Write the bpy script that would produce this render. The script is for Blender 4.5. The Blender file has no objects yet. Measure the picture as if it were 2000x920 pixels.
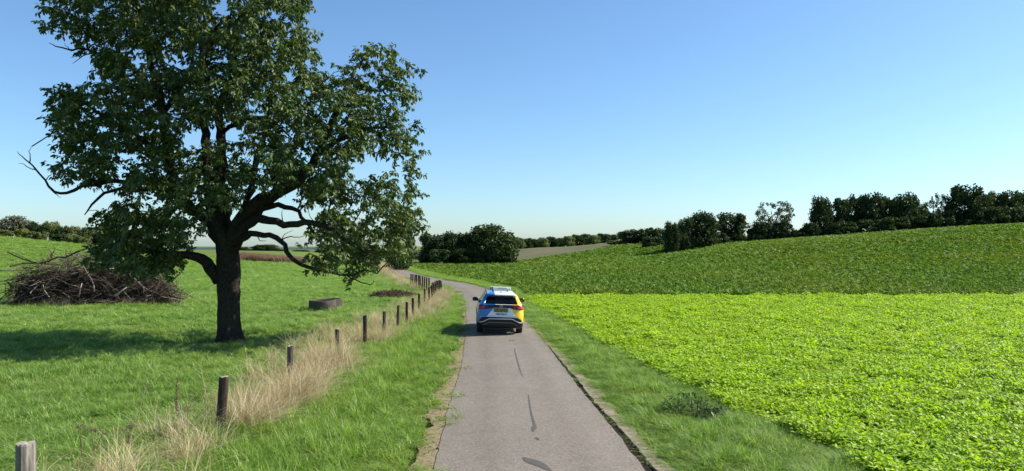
import bpy, bmesh, math, random
import numpy as np
from mathutils import Vector, Matrix, Euler

random.seed(7)
RNG = np.random.default_rng(11)
SC = bpy.context.scene
COL = SC.collection
R = math.radians

# ------------------------------------------------------------------ camera, sky, sun, exposure
CAM_H = 3.4          # metres above the road
F = 1400.0           # focal length in photo pixels (photo 2000 wide), horizon at photo row 480
cam_d = bpy.data.cameras.new('camera')
cam_d.sensor_width = 36.0
cam_d.lens = 36.0 * F / 2000.0
cam_d.shift_y = 20.0 / 2000.0
cam_d.clip_start = 0.1
cam_d.clip_end = 20000.0
cam = bpy.data.objects.new('camera', cam_d)
cam.location = (0, 0, CAM_H)
cam.rotation_euler = (R(90), 0, 0)
COL.objects.link(cam)
SC.camera = cam

SUN_EL = 41.0
SUN_AZ = 80.0        # clockwise from +Y (straight ahead): sun stands to the right, a little ahead
world = bpy.data.worlds.new('World')
SC.world = world
world.use_nodes = True
wn = world.node_tree
bg = wn.nodes['Background']
sky = wn.nodes.new('ShaderNodeTexSky')
sky.sky_type = 'NISHITA'
sky.sun_disc = False
sky.sun_elevation = R(SUN_EL)
sky.sun_rotation = R(SUN_AZ)
sky.altitude = 300.0
sky.air_density = 1.0
sky.dust_density = 0.8
sky.ozone_density = 6.0
tint = wn.nodes.new('ShaderNodeMix'); tint.data_type = 'RGBA'; tint.blend_type = 'MULTIPLY'; tint.inputs[0].default_value = 1.0
tint.inputs[7].default_value = (0.955, 1.05, 1.05, 1.0)
wn.links.new(sky.outputs[0], tint.inputs[6]); wn.links.new(tint.outputs[2], bg.inputs[0])
bg.inputs[1].default_value = 0.101

sun_d = bpy.data.lights.new('sun', 'SUN')
sun_d.energy = 5.0
sun_d.angle = R(0.5)
sun_d.color = (1.0, 0.93, 0.82)
sun = bpy.data.objects.new('sun', sun_d)
to_sun = Vector((math.cos(R(SUN_EL)) * math.sin(R(SUN_AZ)), math.cos(R(SUN_EL)) * math.cos(R(SUN_AZ)), math.sin(R(SUN_EL))))
sun.rotation_euler = to_sun.to_track_quat('Z', 'Y').to_euler()
sun.location = (60, 20, 60)
COL.objects.link(sun)

SC.view_settings.view_transform = 'Standard'
SC.view_settings.look = 'None'
SC.view_settings.exposure = 0.8
SC.view_settings.gamma = 1.0
SC.view_settings.use_curve_mapping = False
SC.cycles.max_bounces = 8
SC.cycles.transparent_max_bounces = 12

# ------------------------------------------------------------------ helpers
def tag(o, label=None, cat=None, group=None, kind=None):
    if label: o['label'] = label
    if cat: o['category'] = cat
    if group: o['group'] = group
    if kind: o['kind'] = kind
    return o

def empty(name, loc=(0, 0, 0), rot=(0, 0, 0)):
    o = bpy.data.objects.new(name, None)
    o.empty_display_size = 0.2
    o.location = loc
    o.rotation_euler = rot
    COL.objects.link(o)
    return o

def link(name, mesh, parent=None, loc=None):
    o = bpy.data.objects.new(name, mesh)
    COL.objects.link(o)
    if parent is not None: o.parent = parent
    if loc is not None: o.location = loc
    return o

def np_mesh(name, V, quads=None, tris=None, mat=None, smooth=False):
    me = bpy.data.meshes.new(name)
    V = np.asarray(V, dtype=np.float32)
    parts, tot = [], []
    if quads is not None and len(quads):
        q = np.asarray(quads, dtype=np.int32); parts.append(q.ravel()); tot.append(np.full(len(q), 4, np.int32))
    if tris is not None and len(tris):
        t = np.asarray(tris, dtype=np.int32); parts.append(t.ravel()); tot.append(np.full(len(t), 3, np.int32))
    me.vertices.add(len(V)); me.vertices.foreach_set('co', V.ravel())
    if parts:
        idx = np.concatenate(parts); tt = np.concatenate(tot)
        me.loops.add(len(idx)); me.loops.foreach_set('vertex_index', idx)
        me.polygons.add(len(tt))
        me.polygons.foreach_set('loop_start', np.concatenate([[0], np.cumsum(tt)[:-1]]).astype(np.int32))
        me.polygons.foreach_set('loop_total', tt)
        if smooth: me.polygons.foreach_set('use_smooth', np.ones(len(tt), dtype=bool))
    me.update(calc_edges=True)
    me.validate()
    if mat: me.materials.append(mat)
    return me

class MB:
    """collects pieces of one mesh"""
    def __init__(s): s.v, s.f = [], []
    def add(s, V, Fc):
        b = len(s.v); s.v.extend([tuple(p) for p in V]); s.f.extend([tuple(i + b for i in f) for f in Fc]); return s
    def box(s, c, d, rot=None, bev=0.0):
        bm = bmesh.new(); bmesh.ops.create_cube(bm, size=1.0)
        bmesh.ops.scale(bm, vec=d, verts=bm.verts)
        if bev > 0: bmesh.ops.bevel(bm, geom=bm.edges[:], offset=bev, segments=2, affect='EDGES', profile=0.5)
        M = Matrix.Translation(c) @ (Euler(rot).to_matrix().to_4x4() if rot else Matrix.Identity(4))
        bmesh.ops.transform(bm, matrix=M, verts=bm.verts); s.bm(bm); return s
    def bm(s, bm):
        bm.verts.index_update()
        s.add([v.co[:] for v in bm.verts], [[v.index for v in f.verts] for f in bm.faces]); bm.free(); return s
    def tube(s, pts, rad, n=8, cap=True, jit=0.0):
        pts = [Vector(p) for p in pts]; V = []; Fc = []
        ref = Vector((0.31, 0.17, 0.93))
        for i, p in enumerate(pts):
            d = (pts[min(i + 1, len(pts) - 1)] - pts[max(i - 1, 0)])
            if d.length < 1e-9: d = Vector((0, 0, 1))
            d.normalize()
            a = ref - d * ref.dot(d)
            if a.length < 0.05: a = Vector((1, 0, 0)) - d * d.x
            a.normalize(); b = d.cross(a); ref = a
            r = rad[i] if hasattr(rad, '__len__') else rad
            for k in range(n):
                t = 2 * math.pi * k / n
                rr = r * (1 + (random.uniform(-jit, jit) if jit else 0))
                V.append(p + a * (math.cos(t) * rr) + b * (math.sin(t) * rr))
        for i in range(len(pts) - 1):
            for k in range(n):
                k2 = (k + 1) % n
                Fc.append((i * n + k, i * n + k2, (i + 1) * n + k2, (i + 1) * n + k))
        if cap:
            Fc.append(tuple(range(n - 1, -1, -1))); m = (len(pts) - 1) * n; Fc.append(tuple(range(m, m + n)))
        return s.add(V, Fc)
    def lathe(s, prof, n=32, axis='z', c=(0, 0, 0)):
        V, Fc = [], []
        for (r, h) in prof:
            for k in range(n):
                t = 2 * math.pi * k / n; a, b = r * math.cos(t), r * math.sin(t)
                p = (a, b, h) if axis == 'z' else (h, a, b)
                V.append((p[0] + c[0], p[1] + c[1], p[2] + c[2]))
        for i in range(len(prof) - 1):
            for k in range(n):
                k2 = (k + 1) % n; Fc.append((i * n + k, i * n + k2, (i + 1) * n + k2, (i + 1) * n + k))
        return s.add(V, Fc)
    def mesh(s, name, mat, smooth=False):
        me = bpy.data.meshes.new(name); me.from_pydata(s.v, [], s.f); me.update()
        bm = bmesh.new(); bm.from_mesh(me); bmesh.ops.recalc_face_normals(bm, faces=bm.faces); bm.to_mesh(me); bm.free()
        if smooth: me.polygons.foreach_set('use_smooth', np.ones(len(me.polygons), dtype=bool))
        if mat: me.materials.append(mat)
        return me
    def build(s, name, mat, parent=None, smooth=False, loc=None):
        return link(name, s.mesh(name, mat, smooth), parent, loc)

# ------------------------------------------------------------------ materials
def new_mat(name):
    m = bpy.data.materials.new(name); m.use_nodes = True
    nt = m.node_tree; nt.nodes.clear()
    out = nt.nodes.new('ShaderNodeOutputMaterial')
    return m, nt, out

def N(nt, t, **kw):
    n = nt.nodes.new(t)
    for k, v in kw.items():
        if k.startswith('i_'): n.inputs[k[2:].replace('_', ' ')].default_value = v
        else: setattr(n, k, v)
    return n

def rgb(c): return (c[0], c[1], c[2], 1.0)

def mixc(nt, fac, a, b, mode='MIX'):
    m = nt.nodes.new('ShaderNodeMix'); m.data_type = 'RGBA'; m.blend_type = mode
    for sock, val in ((m.inputs[0], fac), (m.inputs[6], a), (m.inputs[7], b)):
        if hasattr(val, 'is_linked') or hasattr(val, 'links'): nt.links.new(val, sock)
        elif isinstance(val, (tuple, list)): sock.default_value = rgb(val)
        else: sock.default_value = val
    return m.outputs[2]

def noise(nt, scale, detail=4, rough=0.6, coord='pos', vec=None):
    n = N(nt, 'ShaderNodeTexNoise'); n.inputs['Scale'].default_value = scale
    n.inputs['Detail'].default_value = detail; n.inputs['Roughness'].default_value = rough
    if vec is not None: nt.links.new(vec, n.inputs['Vector'])
    elif coord == 'pos':
        g = N(nt, 'ShaderNodeNewGeometry'); nt.links.new(g.outputs['Position'], n.inputs['Vector'])
    else:
        t = N(nt, 'ShaderNodeTexCoord'); nt.links.new(t.outputs['Object'], n.inputs['Vector'])
    return n.outputs['Fac']

def ramp(nt, fac, stops):
    r = N(nt, 'ShaderNodeValToRGB'); e = r.color_ramp.elements
    while len(e) > 1: e.remove(e[0])
    e[0].position = stops[0][0]; e[0].color = rgb(stops[0][1])
    for p, c in stops[1:]:
        x = e.new(p); x.color = rgb(c)
    nt.links.new(fac, r.inputs[0]); return r.outputs[0]

def bump(nt, h, strength, dist, bsdf):
    b = N(nt, 'ShaderNodeBump'); b.inputs['Strength'].default_value = strength; b.inputs['Distance'].default_value = dist
    nt.links.new(h, b.inputs['Height']); nt.links.new(b.outputs[0], bsdf.inputs['Normal'])

def leaf_mat(name, stops, trans=0.35, tcol=(1.1, 1.25, 0.6), patch=0.0, patch_scale=0.3, patch_col=(0.5, 0.45, 0.2), rough=0.5, spec=0.35):
    """leaf or blade: colour differs leaf by leaf (per-piece random) and in broad patches over the ground"""
    m, nt, out = new_mat(name)
    oi = N(nt, 'ShaderNodeObjectInfo')
    g = N(nt, 'ShaderNodeNewGeometry')
    add = N(nt, 'ShaderNodeMath', operation='MULTIPLY_ADD'); add.inputs[1].default_value = 0.35
    nt.links.new(oi.outputs['Random'], add.inputs[0])
    isl = N(nt, 'ShaderNodeMath', operation='MULTIPLY'); isl.inputs[1].default_value = 0.65
    nt.links.new(g.outputs['Random Per Island'], isl.inputs[0]); nt.links.new(isl.outputs[0], add.inputs[2])
    c = ramp(nt, add.outputs[0], stops)
    if patch > 0:
        nz = noise(nt, patch_scale, 3, 0.55)
        mr = N(nt, 'ShaderNodeMapRange'); nt.links.new(nz, mr.inputs[0])
        mr.inputs[1].default_value = 0.42; mr.inputs[2].default_value = 0.68; mr.inputs[3].default_value = 0; mr.inputs[4].default_value = patch
        c = mixc(nt, mr.outputs[0], c, patch_col)
    p = N(nt, 'ShaderNodeBsdfPrincipled'); nt.links.new(c, p.inputs['Base Color'])
    p.inputs['Roughness'].default_value = rough; p.inputs['Specular IOR Level'].default_value = spec
    t = N(nt, 'ShaderNodeBsdfTranslucent')
    nt.links.new(mixc(nt, 1.0, c, tcol, 'MULTIPLY'), t.inputs[0])
    mx = N(nt, 'ShaderNodeMixShader'); mx.inputs[0].default_value = trans
    nt.links.new(p.outputs[0], mx.inputs[1]); nt.links.new(t.outputs[0], mx.inputs[2])
    nt.links.new(mx.outputs[0], out.inputs[0])
    return m

def solid_mat(name, stops, scale=6.0, rough=0.8, spec=0.3, bstr=0.0, bscale=40.0, bdist=0.02, coord='pos', metallic=0.0, coat=0.0):
    m, nt, out = new_mat(name)
    p = N(nt, 'ShaderNodeBsdfPrincipled')
    if len(stops) == 1: p.inputs['Base Color'].default_value = rgb(stops[0][1])
    else: nt.links.new(ramp(nt, noise(nt, scale, 6, 0.65, coord), stops), p.inputs['Base Color'])
    p.inputs['Roughness'].default_value = rough; p.inputs['Specular IOR Level'].default_value = spec
    p.inputs['Metallic'].default_value = metallic; p.inputs['Coat Weight'].default_value = coat
    if bstr > 0: bump(nt, noise(nt, bscale, 5, 0.65, coord), bstr, bdist, p)
    nt.links.new(p.outputs[0], out.inputs[0])
    return m

M = {}
M['meadow_soil'] = solid_mat('meadow_soil', [(0.3, (0.05, 0.08, 0.016)), (0.5, (0.1, 0.15, 0.03)), (0.7, (0.16, 0.205, 0.05))], 0.8, 0.95, 0.1, 0.8, 9.0, 0.1)
M['meadow_blade'] = leaf_mat('meadow_blade', [(0.0, (0.06, 0.14, 0.012)), (0.35, (0.155, 0.285, 0.045)), (0.7, (0.265, 0.395, 0.09)), (1.0, (0.47, 0.54, 0.24))], 0.48, patch=0.55, patch_scale=0.3, patch_col=(0.32, 0.4, 0.12))
M['verge_blade'] = leaf_mat('verge_blade', [(0.0, (0.06, 0.125, 0.014)), (0.35, (0.17, 0.3, 0.038)), (0.7, (0.29, 0.42, 0.08)), (1.0, (0.56, 0.6, 0.3))], 0.5, patch=0.5, patch_scale=0.9, patch_col=(0.29, 0.36, 0.08))
M['dry_blade'] = leaf_mat('dry_blade', [(0.0, (0.24, 0.175, 0.085)), (0.45, (0.46, 0.37, 0.2)), (1.0, (0.74, 0.66, 0.45))], 0.32, tcol=(1.0, 0.95, 0.8), rough=0.7, spec=0.2)
M['crop_leaf'] = leaf_mat('crop_leaf', [(0.0, (0.18, 0.28, 0.012)), (0.5, (0.325, 0.485, 0.028)), (1.0, (0.48, 0.61, 0.075))], 0.5, tcol=(1.1, 1.2, 0.5), patch=0.4, patch_scale=0.5, patch_col=(0.38, 0.49, 0.024), rough=0.5, spec=0.35)
M['beet_leaf'] = leaf_mat('beet_leaf', [(0.0, (0.055, 0.115, 0.014)), (0.55, (0.11, 0.195, 0.024)), (1.0, (0.2, 0.29, 0.055))], 0.3, patch=0.6, patch_scale=0.06, patch_col=(0.18, 0.22, 0.03), rough=0.65, spec=0.14)
M['tree_leaf'] = leaf_mat('tree_leaf', [(0.0, (0.026, 0.05, 0.013)), (0.5, (0.055, 0.095, 0.022)), (0.85, (0.11, 0.155, 0.036)), (1.0, (0.21, 0.21, 0.06))], 0.3, patch=0.45, patch_scale=0.6, patch_col=(0.125, 0.16, 0.04), rough=0.5, spec=0.3)
M['far_leaf'] = leaf_mat('far_leaf', [(0.0, (0.02, 0.038, 0.014)), (0.5, (0.036, 0.061, 0.02)), (1.0, (0.075, 0.1, 0.028))], 0.2, rough=0.7, spec=0.12)
M['far_leaf_grey'] = leaf_mat('far_leaf_grey', [(0.0, (0.075, 0.085, 0.05)), (1.0, (0.17, 0.175, 0.11))], 0.2, rough=0.6)
M['far_leaf_light'] = leaf_mat('far_leaf_light', [(0.0, (0.08, 0.11, 0.03)), (0.6, (0.13, 0.16, 0.045)), (1.0, (0.19, 0.2, 0.06))], 0.25, rough=0.6)
M['far_leaf_yellow'] = leaf_mat('far_leaf_yellow', [(0.0, (0.1, 0.12, 0.015)), (1.0, (0.2, 0.2, 0.03))], 0.25, rough=0.6)
M['far_bark'] = solid_mat('far_bark', [(0.3, (0.03, 0.025, 0.02)), (0.7, (0.07, 0.06, 0.05))], 3.0, 0.9)
M['weed_leaf'] = leaf_mat('weed_leaf', [(0.0, (0.026, 0.055, 0.01)), (1.0, (0.06, 0.105, 0.02))], 0.2)
M['crop_soil'] = solid_mat('crop_soil', [(0.3, (0.05, 0.04, 0.025)), (0.7, (0.1, 0.085, 0.05))], 5, 0.95, 0.1, 0.6, 20, 0.05)
M['beet_soil'] = solid_mat('beet_soil', [(0.3, (0.03, 0.055, 0.012)), (0.7, (0.05, 0.09, 0.018))], 1.2, 0.95, 0.1, 0.8, 6, 0.15)
M['stubble'] = solid_mat('stubble', [(0.25, (0.06, 0.085, 0.028)), (0.5, (0.105, 0.1, 0.052)), (0.75, (0.145, 0.118, 0.075))], 0.07, 0.95, 0.1, 0.5, 3, 0.1)
M['dirt'] = solid_mat('dirt', [(0.25, (0.09, 0.07, 0.035)), (0.42, (0.17, 0.13, 0.075)), (0.55, (0.27, 0.215, 0.135)), (0.66, (0.14, 0.13, 0.045)), (0.8, (0.1, 0.12, 0.03))], 9, 0.95, 0.15, 0.8, 30, 0.03)
M['pale_dirt'] = solid_mat('pale_dirt', [(0.25, (0.1, 0.078, 0.05)), (0.45, (0.22, 0.18, 0.13)), (0.6, (0.3, 0.255, 0.195)), (0.75, (0.16, 0.14, 0.07))], 7, 0.95, 0.15, 0.8, 40, 0.02)
M['dark_soil_shade'] = solid_mat('dark_soil_shade', [(0.3, (0.014, 0.009, 0.007)), (0.7, (0.04, 0.029, 0.021))], 12, 0.95, 0.1, 0.8, 30, 0.03)  # soil tone taken near black so it also carries the gully's shade
M['concrete'] = solid_mat('concrete', [(0.25, (0.04, 0.033, 0.025)), (0.5, (0.08, 0.068, 0.054)), (0.75, (0.15, 0.13, 0.105))], 5, 0.9, 0.2, 0.5, 30, 0.01, 'obj')
M['post_dark'] = None

def road_mat():
    m, nt, out = new_mat('asphalt')
    p = N(nt, 'ShaderNodeBsdfPrincipled')
    fine = noise(nt, 24, 5, 0.9); grain = noise(nt, 110, 2, 0.7); big = noise(nt, 0.45, 4, 0.6); mid = noise(nt, 3.0, 5, 0.7)
    c = ramp(nt, fine, [(0.34, (0.02, 0.017, 0.015)), (0.5, (0.17, 0.151, 0.13)), (0.66, (0.46, 0.415, 0.365))])
    c = mixc(nt, 0.35, c, ramp(nt, grain, [(0.3, (0.06, 0.052, 0.046)), (0.7, (0.27, 0.24, 0.212))]))
    c = mixc(nt, 0.3, c, ramp(nt, big, [(0.35, (0.15, 0.132, 0.114)), (0.65, (0.215, 0.195, 0.168))]))
    c = mixc(nt, 0.22, c, ramp(nt, mid, [(0.35, (0.12, 0.107, 0.096)), (0.65, (0.21, 0.192, 0.165))]))
    # wheel tracks: two slightly darker worn lanes along the ribbon (u runs across the road)
    uv = N(nt, 'ShaderNodeUVMap'); sx = N(nt, 'ShaderNodeSeparateXYZ'); nt.links.new(uv.outputs[0], sx.inputs[0])
    wob = noise(nt, 0.5, 3, 0.6)
    wa = N(nt, 'ShaderNodeMath', operation='MULTIPLY_ADD'); nt.links.new(wob, wa.inputs[0]); wa.inputs[1].default_value = 0.14; nt.links.new(sx.outputs[0], wa.inputs[2])
    tr = ramp(nt, wa.outputs[0], [(0.0, (0, 0, 0)), (0.2, (0.1, 0.1, 0.1)), (0.33, (1, 1, 1)), (0.45, (0.1, 0.1, 0.1)), (0.66, (0.1, 0.1, 0.1)), (0.8, (0.9, 0.9, 0.9)), (0.93, (0, 0, 0))])
    bw = N(nt, 'ShaderNodeRGBToBW'); nt.links.new(tr, bw.inputs[0])
    mm = N(nt, 'ShaderNodeMath', operation='MULTIPLY'); mm.inputs[1].default_value = 0.42; nt.links.new(bw.outputs[0], mm.inputs[0])
    c = mixc(nt, mm.outputs[0], c, (0.68, 0.66, 0.65), 'MULTIPLY')
    c = mixc(nt, 1.0, c, (1.0, 0.97, 0.92), 'MULTIPLY')
    nt.links.new(c, p.inputs['Base Color'])
    p.inputs['Roughness'].default_value = 0.85; p.inputs['Specular IOR Level'].default_value = 0.25
    bump(nt, fine, 0.5, 0.008, p)
    nt.links.new(p.outputs[0], out.inputs[0]); return m
M['asphalt'] = road_mat()
M['tar'] = solid_mat('tar', [(0.3, (0.055, 0.049, 0.043)), (0.7, (0.105, 0.095, 0.084))], 30, 0.8, 0.3, 0.4, 60, 0.004)

def wood_mat(name, a, b, c3, scale=1.0):
    m, nt, out = new_mat(name)
    p = N(nt, 'ShaderNodeBsdfPrincipled')
    t = N(nt, 'ShaderNodeTexCoord'); mp = N(nt, 'ShaderNodeMapping'); mp.inputs['Scale'].default_value = (22 * scale, 22 * scale, 2.2 * scale)
    oi = N(nt, 'ShaderNodeObjectInfo'); 
    nt.links.new(t.outputs['Object'], mp.inputs[0]); nt.links.new(oi.outputs['Location'], mp.inputs['Location'])
    n = noise(nt, 1.0, 5, 0.7, vec=mp.outputs[0])
    nt.links.new(ramp(nt, n, [(0.3, a), (0.52, b), (0.72, c3)]), p.inputs['Base Color'])
    p.inputs['Roughness'].default_value = 0.9; p.inputs['Specular IOR Level'].default_value = 0.15
    bump(nt, n, 0.9, 0.015, p)
    nt.links.new(p.outputs[0], out.inputs[0]); return m
M['post_dark'] = wood_mat('post_dark', (0.018, 0.013, 0.01), (0.05, 0.036, 0.027), (0.11, 0.085, 0.065))
M['post_grey'] = wood_mat('post_grey', (0.06, 0.052, 0.045), (0.2, 0.175, 0.15), (0.38, 0.35, 0.31))
M['post_end'] = wood_mat('post_end', (0.12, 0.105, 0.085), (0.3, 0.27, 0.225), (0.46, 0.42, 0.36))
M['post_mid'] = wood_mat('post_mid', (0.03, 0.025, 0.02), (0.085, 0.07, 0.058), (0.17, 0.145, 0.12))
M['stick'] = wood_mat('stick', (0.03, 0.021, 0.016), (0.075, 0.055, 0.043), (0.15, 0.12, 0.1))
M['stick_grey'] = wood_mat('stick_grey', (0.07, 0.056, 0.046), (0.16, 0.135, 0.112), (0.28, 0.245, 0.21))
M['stick_pale'] = wood_mat('stick_pale', (0.3, 0.25, 0.19), (0.48, 0.42, 0.34), (0.6, 0.54, 0.45))
M['bark'] = None
def bark_mat():
    m, nt, out = new_mat('bark')
    p = N(nt, 'ShaderNodeBsdfPrincipled')
    t = N(nt, 'ShaderNodeTexCoord'); mp = N(nt, 'ShaderNodeMapping'); mp.inputs['Scale'].default_value = (7, 7, 3.2)
    nt.links.new(t.outputs['Object'], mp.inputs[0])
    v = N(nt, 'ShaderNodeTexVoronoi'); v.feature = 'DISTANCE_TO_EDGE'; v.inputs['Scale'].default_value = 1.5
    nt.links.new(mp.outputs[0], v.inputs['Vector'])
    n = noise(nt, 2.5, 6, 0.75, vec=mp.outputs[0])
    c = ramp(nt, n, [(0.3, (0.014, 0.012, 0.01)), (0.55, (0.04, 0.034, 0.029)), (0.75, (0.09, 0.078, 0.066))])
    moss = noise(nt, 1.1, 3, 0.6)
    mr = N(nt, 'ShaderNodeMapRange'); nt.links.new(moss, mr.inputs[0]); mr.inputs[1].default_value = 0.5; mr.inputs[2].default_value = 0.7; mr.inputs[3].default_value = 0; mr.inputs[4].default_value = 0.5
    c = mixc(nt, mr.outputs[0], c, (0.06, 0.065, 0.03))
    nt.links.new(c, p.inputs['Base Color']); p.inputs['Roughness'].default_value = 0.95; p.inputs['Specular IOR Level'].default_value = 0.1
    mul = N(nt, 'ShaderNodeMath', operation='ADD'); nt.links.new(v.outputs['Distance'], mul.inputs[0]); nt.links.new(n, mul.inputs[1])
    bump(nt, mul.outputs[0], 1.0, 0.06, p)
    nt.links.new(p.outputs[0], out.inputs[0]); return m
M['bark'] = bark_mat()
M['seed_head'] = solid_mat('seed_head', [(0.3, (0.07, 0.045, 0.03)), (0.7, (0.2, 0.13, 0.09))], 30, 0.9)
M['hill'] = solid_mat('hill', [(0.3, (0.035, 0.055, 0.05)), (0.7, (0.06, 0.085, 0.07))], 0.02, 0.95, 0.05)  # distance haze is mixed into this bluish green base colour

# ------------------------------------------------------------------ terrain
def sp(x, w): return w * np.logaddexp(0, np.asarray(x, float) / w)
def sm(t): t = np.clip(t, 0, 1); return t * t * (3 - 2 * t)
_HX = [-60, -10, 0, 8, 20, 26, 34, 51, 85, 160, 400]
_HZ = [0, 0, 0.02, 0.1, 0.55, 1.1, 2.5, 4.2, 6.75, 9.4, 14]
def hx(x):
    return sum(np.interp(x + d, _HX, _HZ) for d in (-7, -4.6, -2.3, 0, 2.3, 4.6, 7)) / 7.0
def terrain(x, y):
    x = np.asarray(x, float); y = np.asarray(y, float)
    z = hx(x) * sm((y - 40) / 78) * (1 - 0.22 * sm((y - 128) / 60))
    z = z + 2.6 * sm((y - 125) / 110) * sm((x + 22) / 34) * (1 - sm((x - 32) / 34))
    z = z - 1.1 * np.exp(-((y - 148) / 11) ** 2 - ((x - 34) / 11) ** 2)
    z = z + 0.1 * sp(-x - 46, 7) * sm((y - 45) / 88) * (1 - 0.75 * sm((y - 134) / 42))
    z = z - 2.5 * sm((y - 145) / 150) * sm((x + 95) / 30) * (1 - sm((x + 34) / 20))
    far = sm((np.hypot(x, y) - 280) / 300)
    z = z * (1 - far) - 4.0 * far
    z = z + (0.03 * np.sin(x * 0.61 + y * 0.23) * np.sin(y * 0.47 - x * 0.13) + 0.02 * np.sin(x * 1.3 + 1.0) * np.sin(y * 1.1)) * sm((np.abs(x + 0.5) - 2.2) / 2.0)
    return z
def tz(x, y): return float(terrain(x, y))

def at(px, py, Y): return Vector(((px - 1000.0) / F * Y, Y, CAM_H + (480.0 - py) / F * Y))

# road centre line (x, y) and half width
RC = np.array([(0.75, -14), (0.6, 0), (0.44, 8), (0.40, 10.8), (0.23, 14.5), (0.12, 17), (0.0, 20.3), (-0.3, 26), (-0.43, 28.3), (-0.8, 34), (-1.2, 39.7), (-1.75, 45.3),
               (-2.75, 53), (-4.7, 61.8), (-7.9, 70.5), (-11.0, 80), (-13.6, 91), (-16.2, 103), (-18.5, 118), (-20.5, 135)], float)
def spline(P, step):
    P = np.asarray(P, float); out = []
    for i in range(len(P) - 1):
        p0 = P[max(i - 1, 0)]; p1 = P[i]; p2 = P[i + 1]; p3 = P[min(i + 2, len(P) - 1)]
        n = max(2, int(np.linalg.norm(p2 - p1) / step))
        for k in range(n):
            t = k / n
            out.append(0.5 * ((2 * p1) + (-p0 + p2) * t + (2 * p0 - 5 * p1 + 4 * p2 - p3) * t * t + (-p0 + 3 * p1 - 3 * p2 + p3) * t ** 3))
    out.append(P[-1]); return np.array(out)
RCS = spline(RC, 0.25)
_t = np.gradient(RCS, axis=0); _t /= np.linalg.norm(_t, axis=1)[:, None]
RNRM = np.stack([_t[:, 1], -_t[:, 0]], 1)          # to the right of travel
def half_w(y): return np.interp(y, [0, 10, 20, 30, 60, 130], [1.6, 1.6, 1.42, 1.36, 1.4, 1.4])
HW = half_w(RCS[:, 1])
def road_off(x, y):
    """signed offset to the right of the road's centre line, and local half width"""
    x = np.atleast_1d(np.asarray(x, float)); y = np.atleast_1d(np.asarray(y, float))
    off = np.empty(len(x)); hw = np.empty(len(x)); S = RCS[::3]; SN = RNRM[::3]; SH = HW[::3]
    for a in range(0, len(x), 4000):
        dx = x[a:a + 4000, None] - S[None, :, 0]; dy = y[a:a + 4000, None] - S[None, :, 1]
        k = np.argmin(dx * dx + dy * dy, 1); ii = np.arange(len(k))
        off[a:a + 4000] = dx[ii, k] * SN[k, 0] + dy[ii, k] * SN[k, 1]; hw[a:a + 4000] = SH[k]
    return off, hw

def grid_mesh(name, X, Y, lift, mat):
    Z = terrain(X, Y) + lift
    n, m = X.shape
    V = np.stack([X, Y, Z], -1).reshape(-1, 3)
    i = np.arange(n * m).reshape(n, m)
    q = np.stack([i[:-1, :-1], i[:-1, 1:], i[1:, 1:], i[1:, :-1]], -1).reshape(-1, 4)
    return np_mesh(name, V, quads=q, mat=mat, smooth=True)

def nonuni(lo, hi, near, fine, growth):
    a = list(np.arange(near[0], near[1] + 1e-6, fine)); s = fine; v = near[1]
    while v < hi: s *= growth; v += s; a.append(v)
    s = fine; v = near[0]; b = []
    while v > lo: s *= growth; v -= s; b.append(v)
    return np.array(b[::-1] + a)
gx = nonuni(-5000, 5000, (-110, 150), 1.3, 1.12)
gy = nonuni(-250, 7000, (-12, 240), 1.3, 1.12)
XX, YY = np.meshgrid(gx, gy, indexing='xy')
ground = link('ground', grid_mesh('ground', XX, YY, 0.0, M['meadow_soil']))
tag(ground, 'rolling green grassland under the whole valley', kind='structure')

def ribbon(name, off_a, off_b, y0, y1, lift, mat, ncol=8, jit_a=0.0, jit_b=0.0, crown=0.0, kind='structure', sides=0.0):
    """strip along the road between two offsets (numbers or functions of the index array)"""
    sel = np.where((RCS[:, 1] >= y0) & (RCS[:, 1] <= y1))[0]
    a = off_a(sel) if callable(off_a) else np.full(len(sel), off_a)
    b = off_b(sel) if callable(off_b) else np.full(len(sel), off_b)
    rr = np.random.default_rng(3)
    def wob(j):
        if not j: return 0
        w = rr.normal(0, 1, len(sel)); w2 = np.convolve(rr.normal(0, 1, len(sel) + 12), np.ones(13) / 3.6, 'valid')
        return j * (0.45 * w + 0.55 * w2)
    t = np.linspace(0, 1, ncol)
    off = a[:, None] * (1 - t) + b[:, None] * t
    off[:, 0] += wob(jit_a); off[:, -1] += wob(jit_b)
    X = RCS[sel, 0][:, None] + RNRM[sel, 0][:, None] * off
    Y = RCS[sel, 1][:, None] + RNRM[sel, 1][:, None] * off
    Z = terrain(X, Y) + lift + crown * (1 - (2 * t[None, :] - 1) ** 2)
    if sides > 0:
        X = np.concatenate([X[:, :1], X, X[:, -1:]], 1); Y = np.concatenate([Y[:, :1], Y, Y[:, -1:]], 1)
        Z = np.concatenate([Z[:, :1] - sides, Z, Z[:, -1:] - sides], 1); t = np.concatenate([[0], t, [1]])
    n, m = X.shape
    V = np.stack([X, Y, Z], -1).reshape(-1, 3); i = np.arange(n * m).reshape(n, m)
    q = np.stack([i[:-1, :-1], i[:-1, 1:], i[1:, 1:], i[1:, :-1]], -1).reshape(-1, 4)
    me = np_mesh(name, V, quads=q, mat=mat, smooth=False)
    me.polygons.foreach_set('use_smooth', np.zeros(len(me.polygons), dtype=bool))
    uv = me.uv_layers.new(name='UVMap')
    U = np.broadcast_to(t[None, :], (n, m)).reshape(-1); Vv = np.broadcast_to(np.arange(n)[:, None] * 0.25, (n, m)).reshape(-1)
    li = np.empty(len(me.loops), np.int32); me.loops.foreach_get('vertex_index', li)
    uv.data.foreach_set('uv', np.stack([U[li], Vv[li]], 1).astype(np.float32).ravel())
    o = link(name, me); o['kind'] = kind; return o

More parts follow.
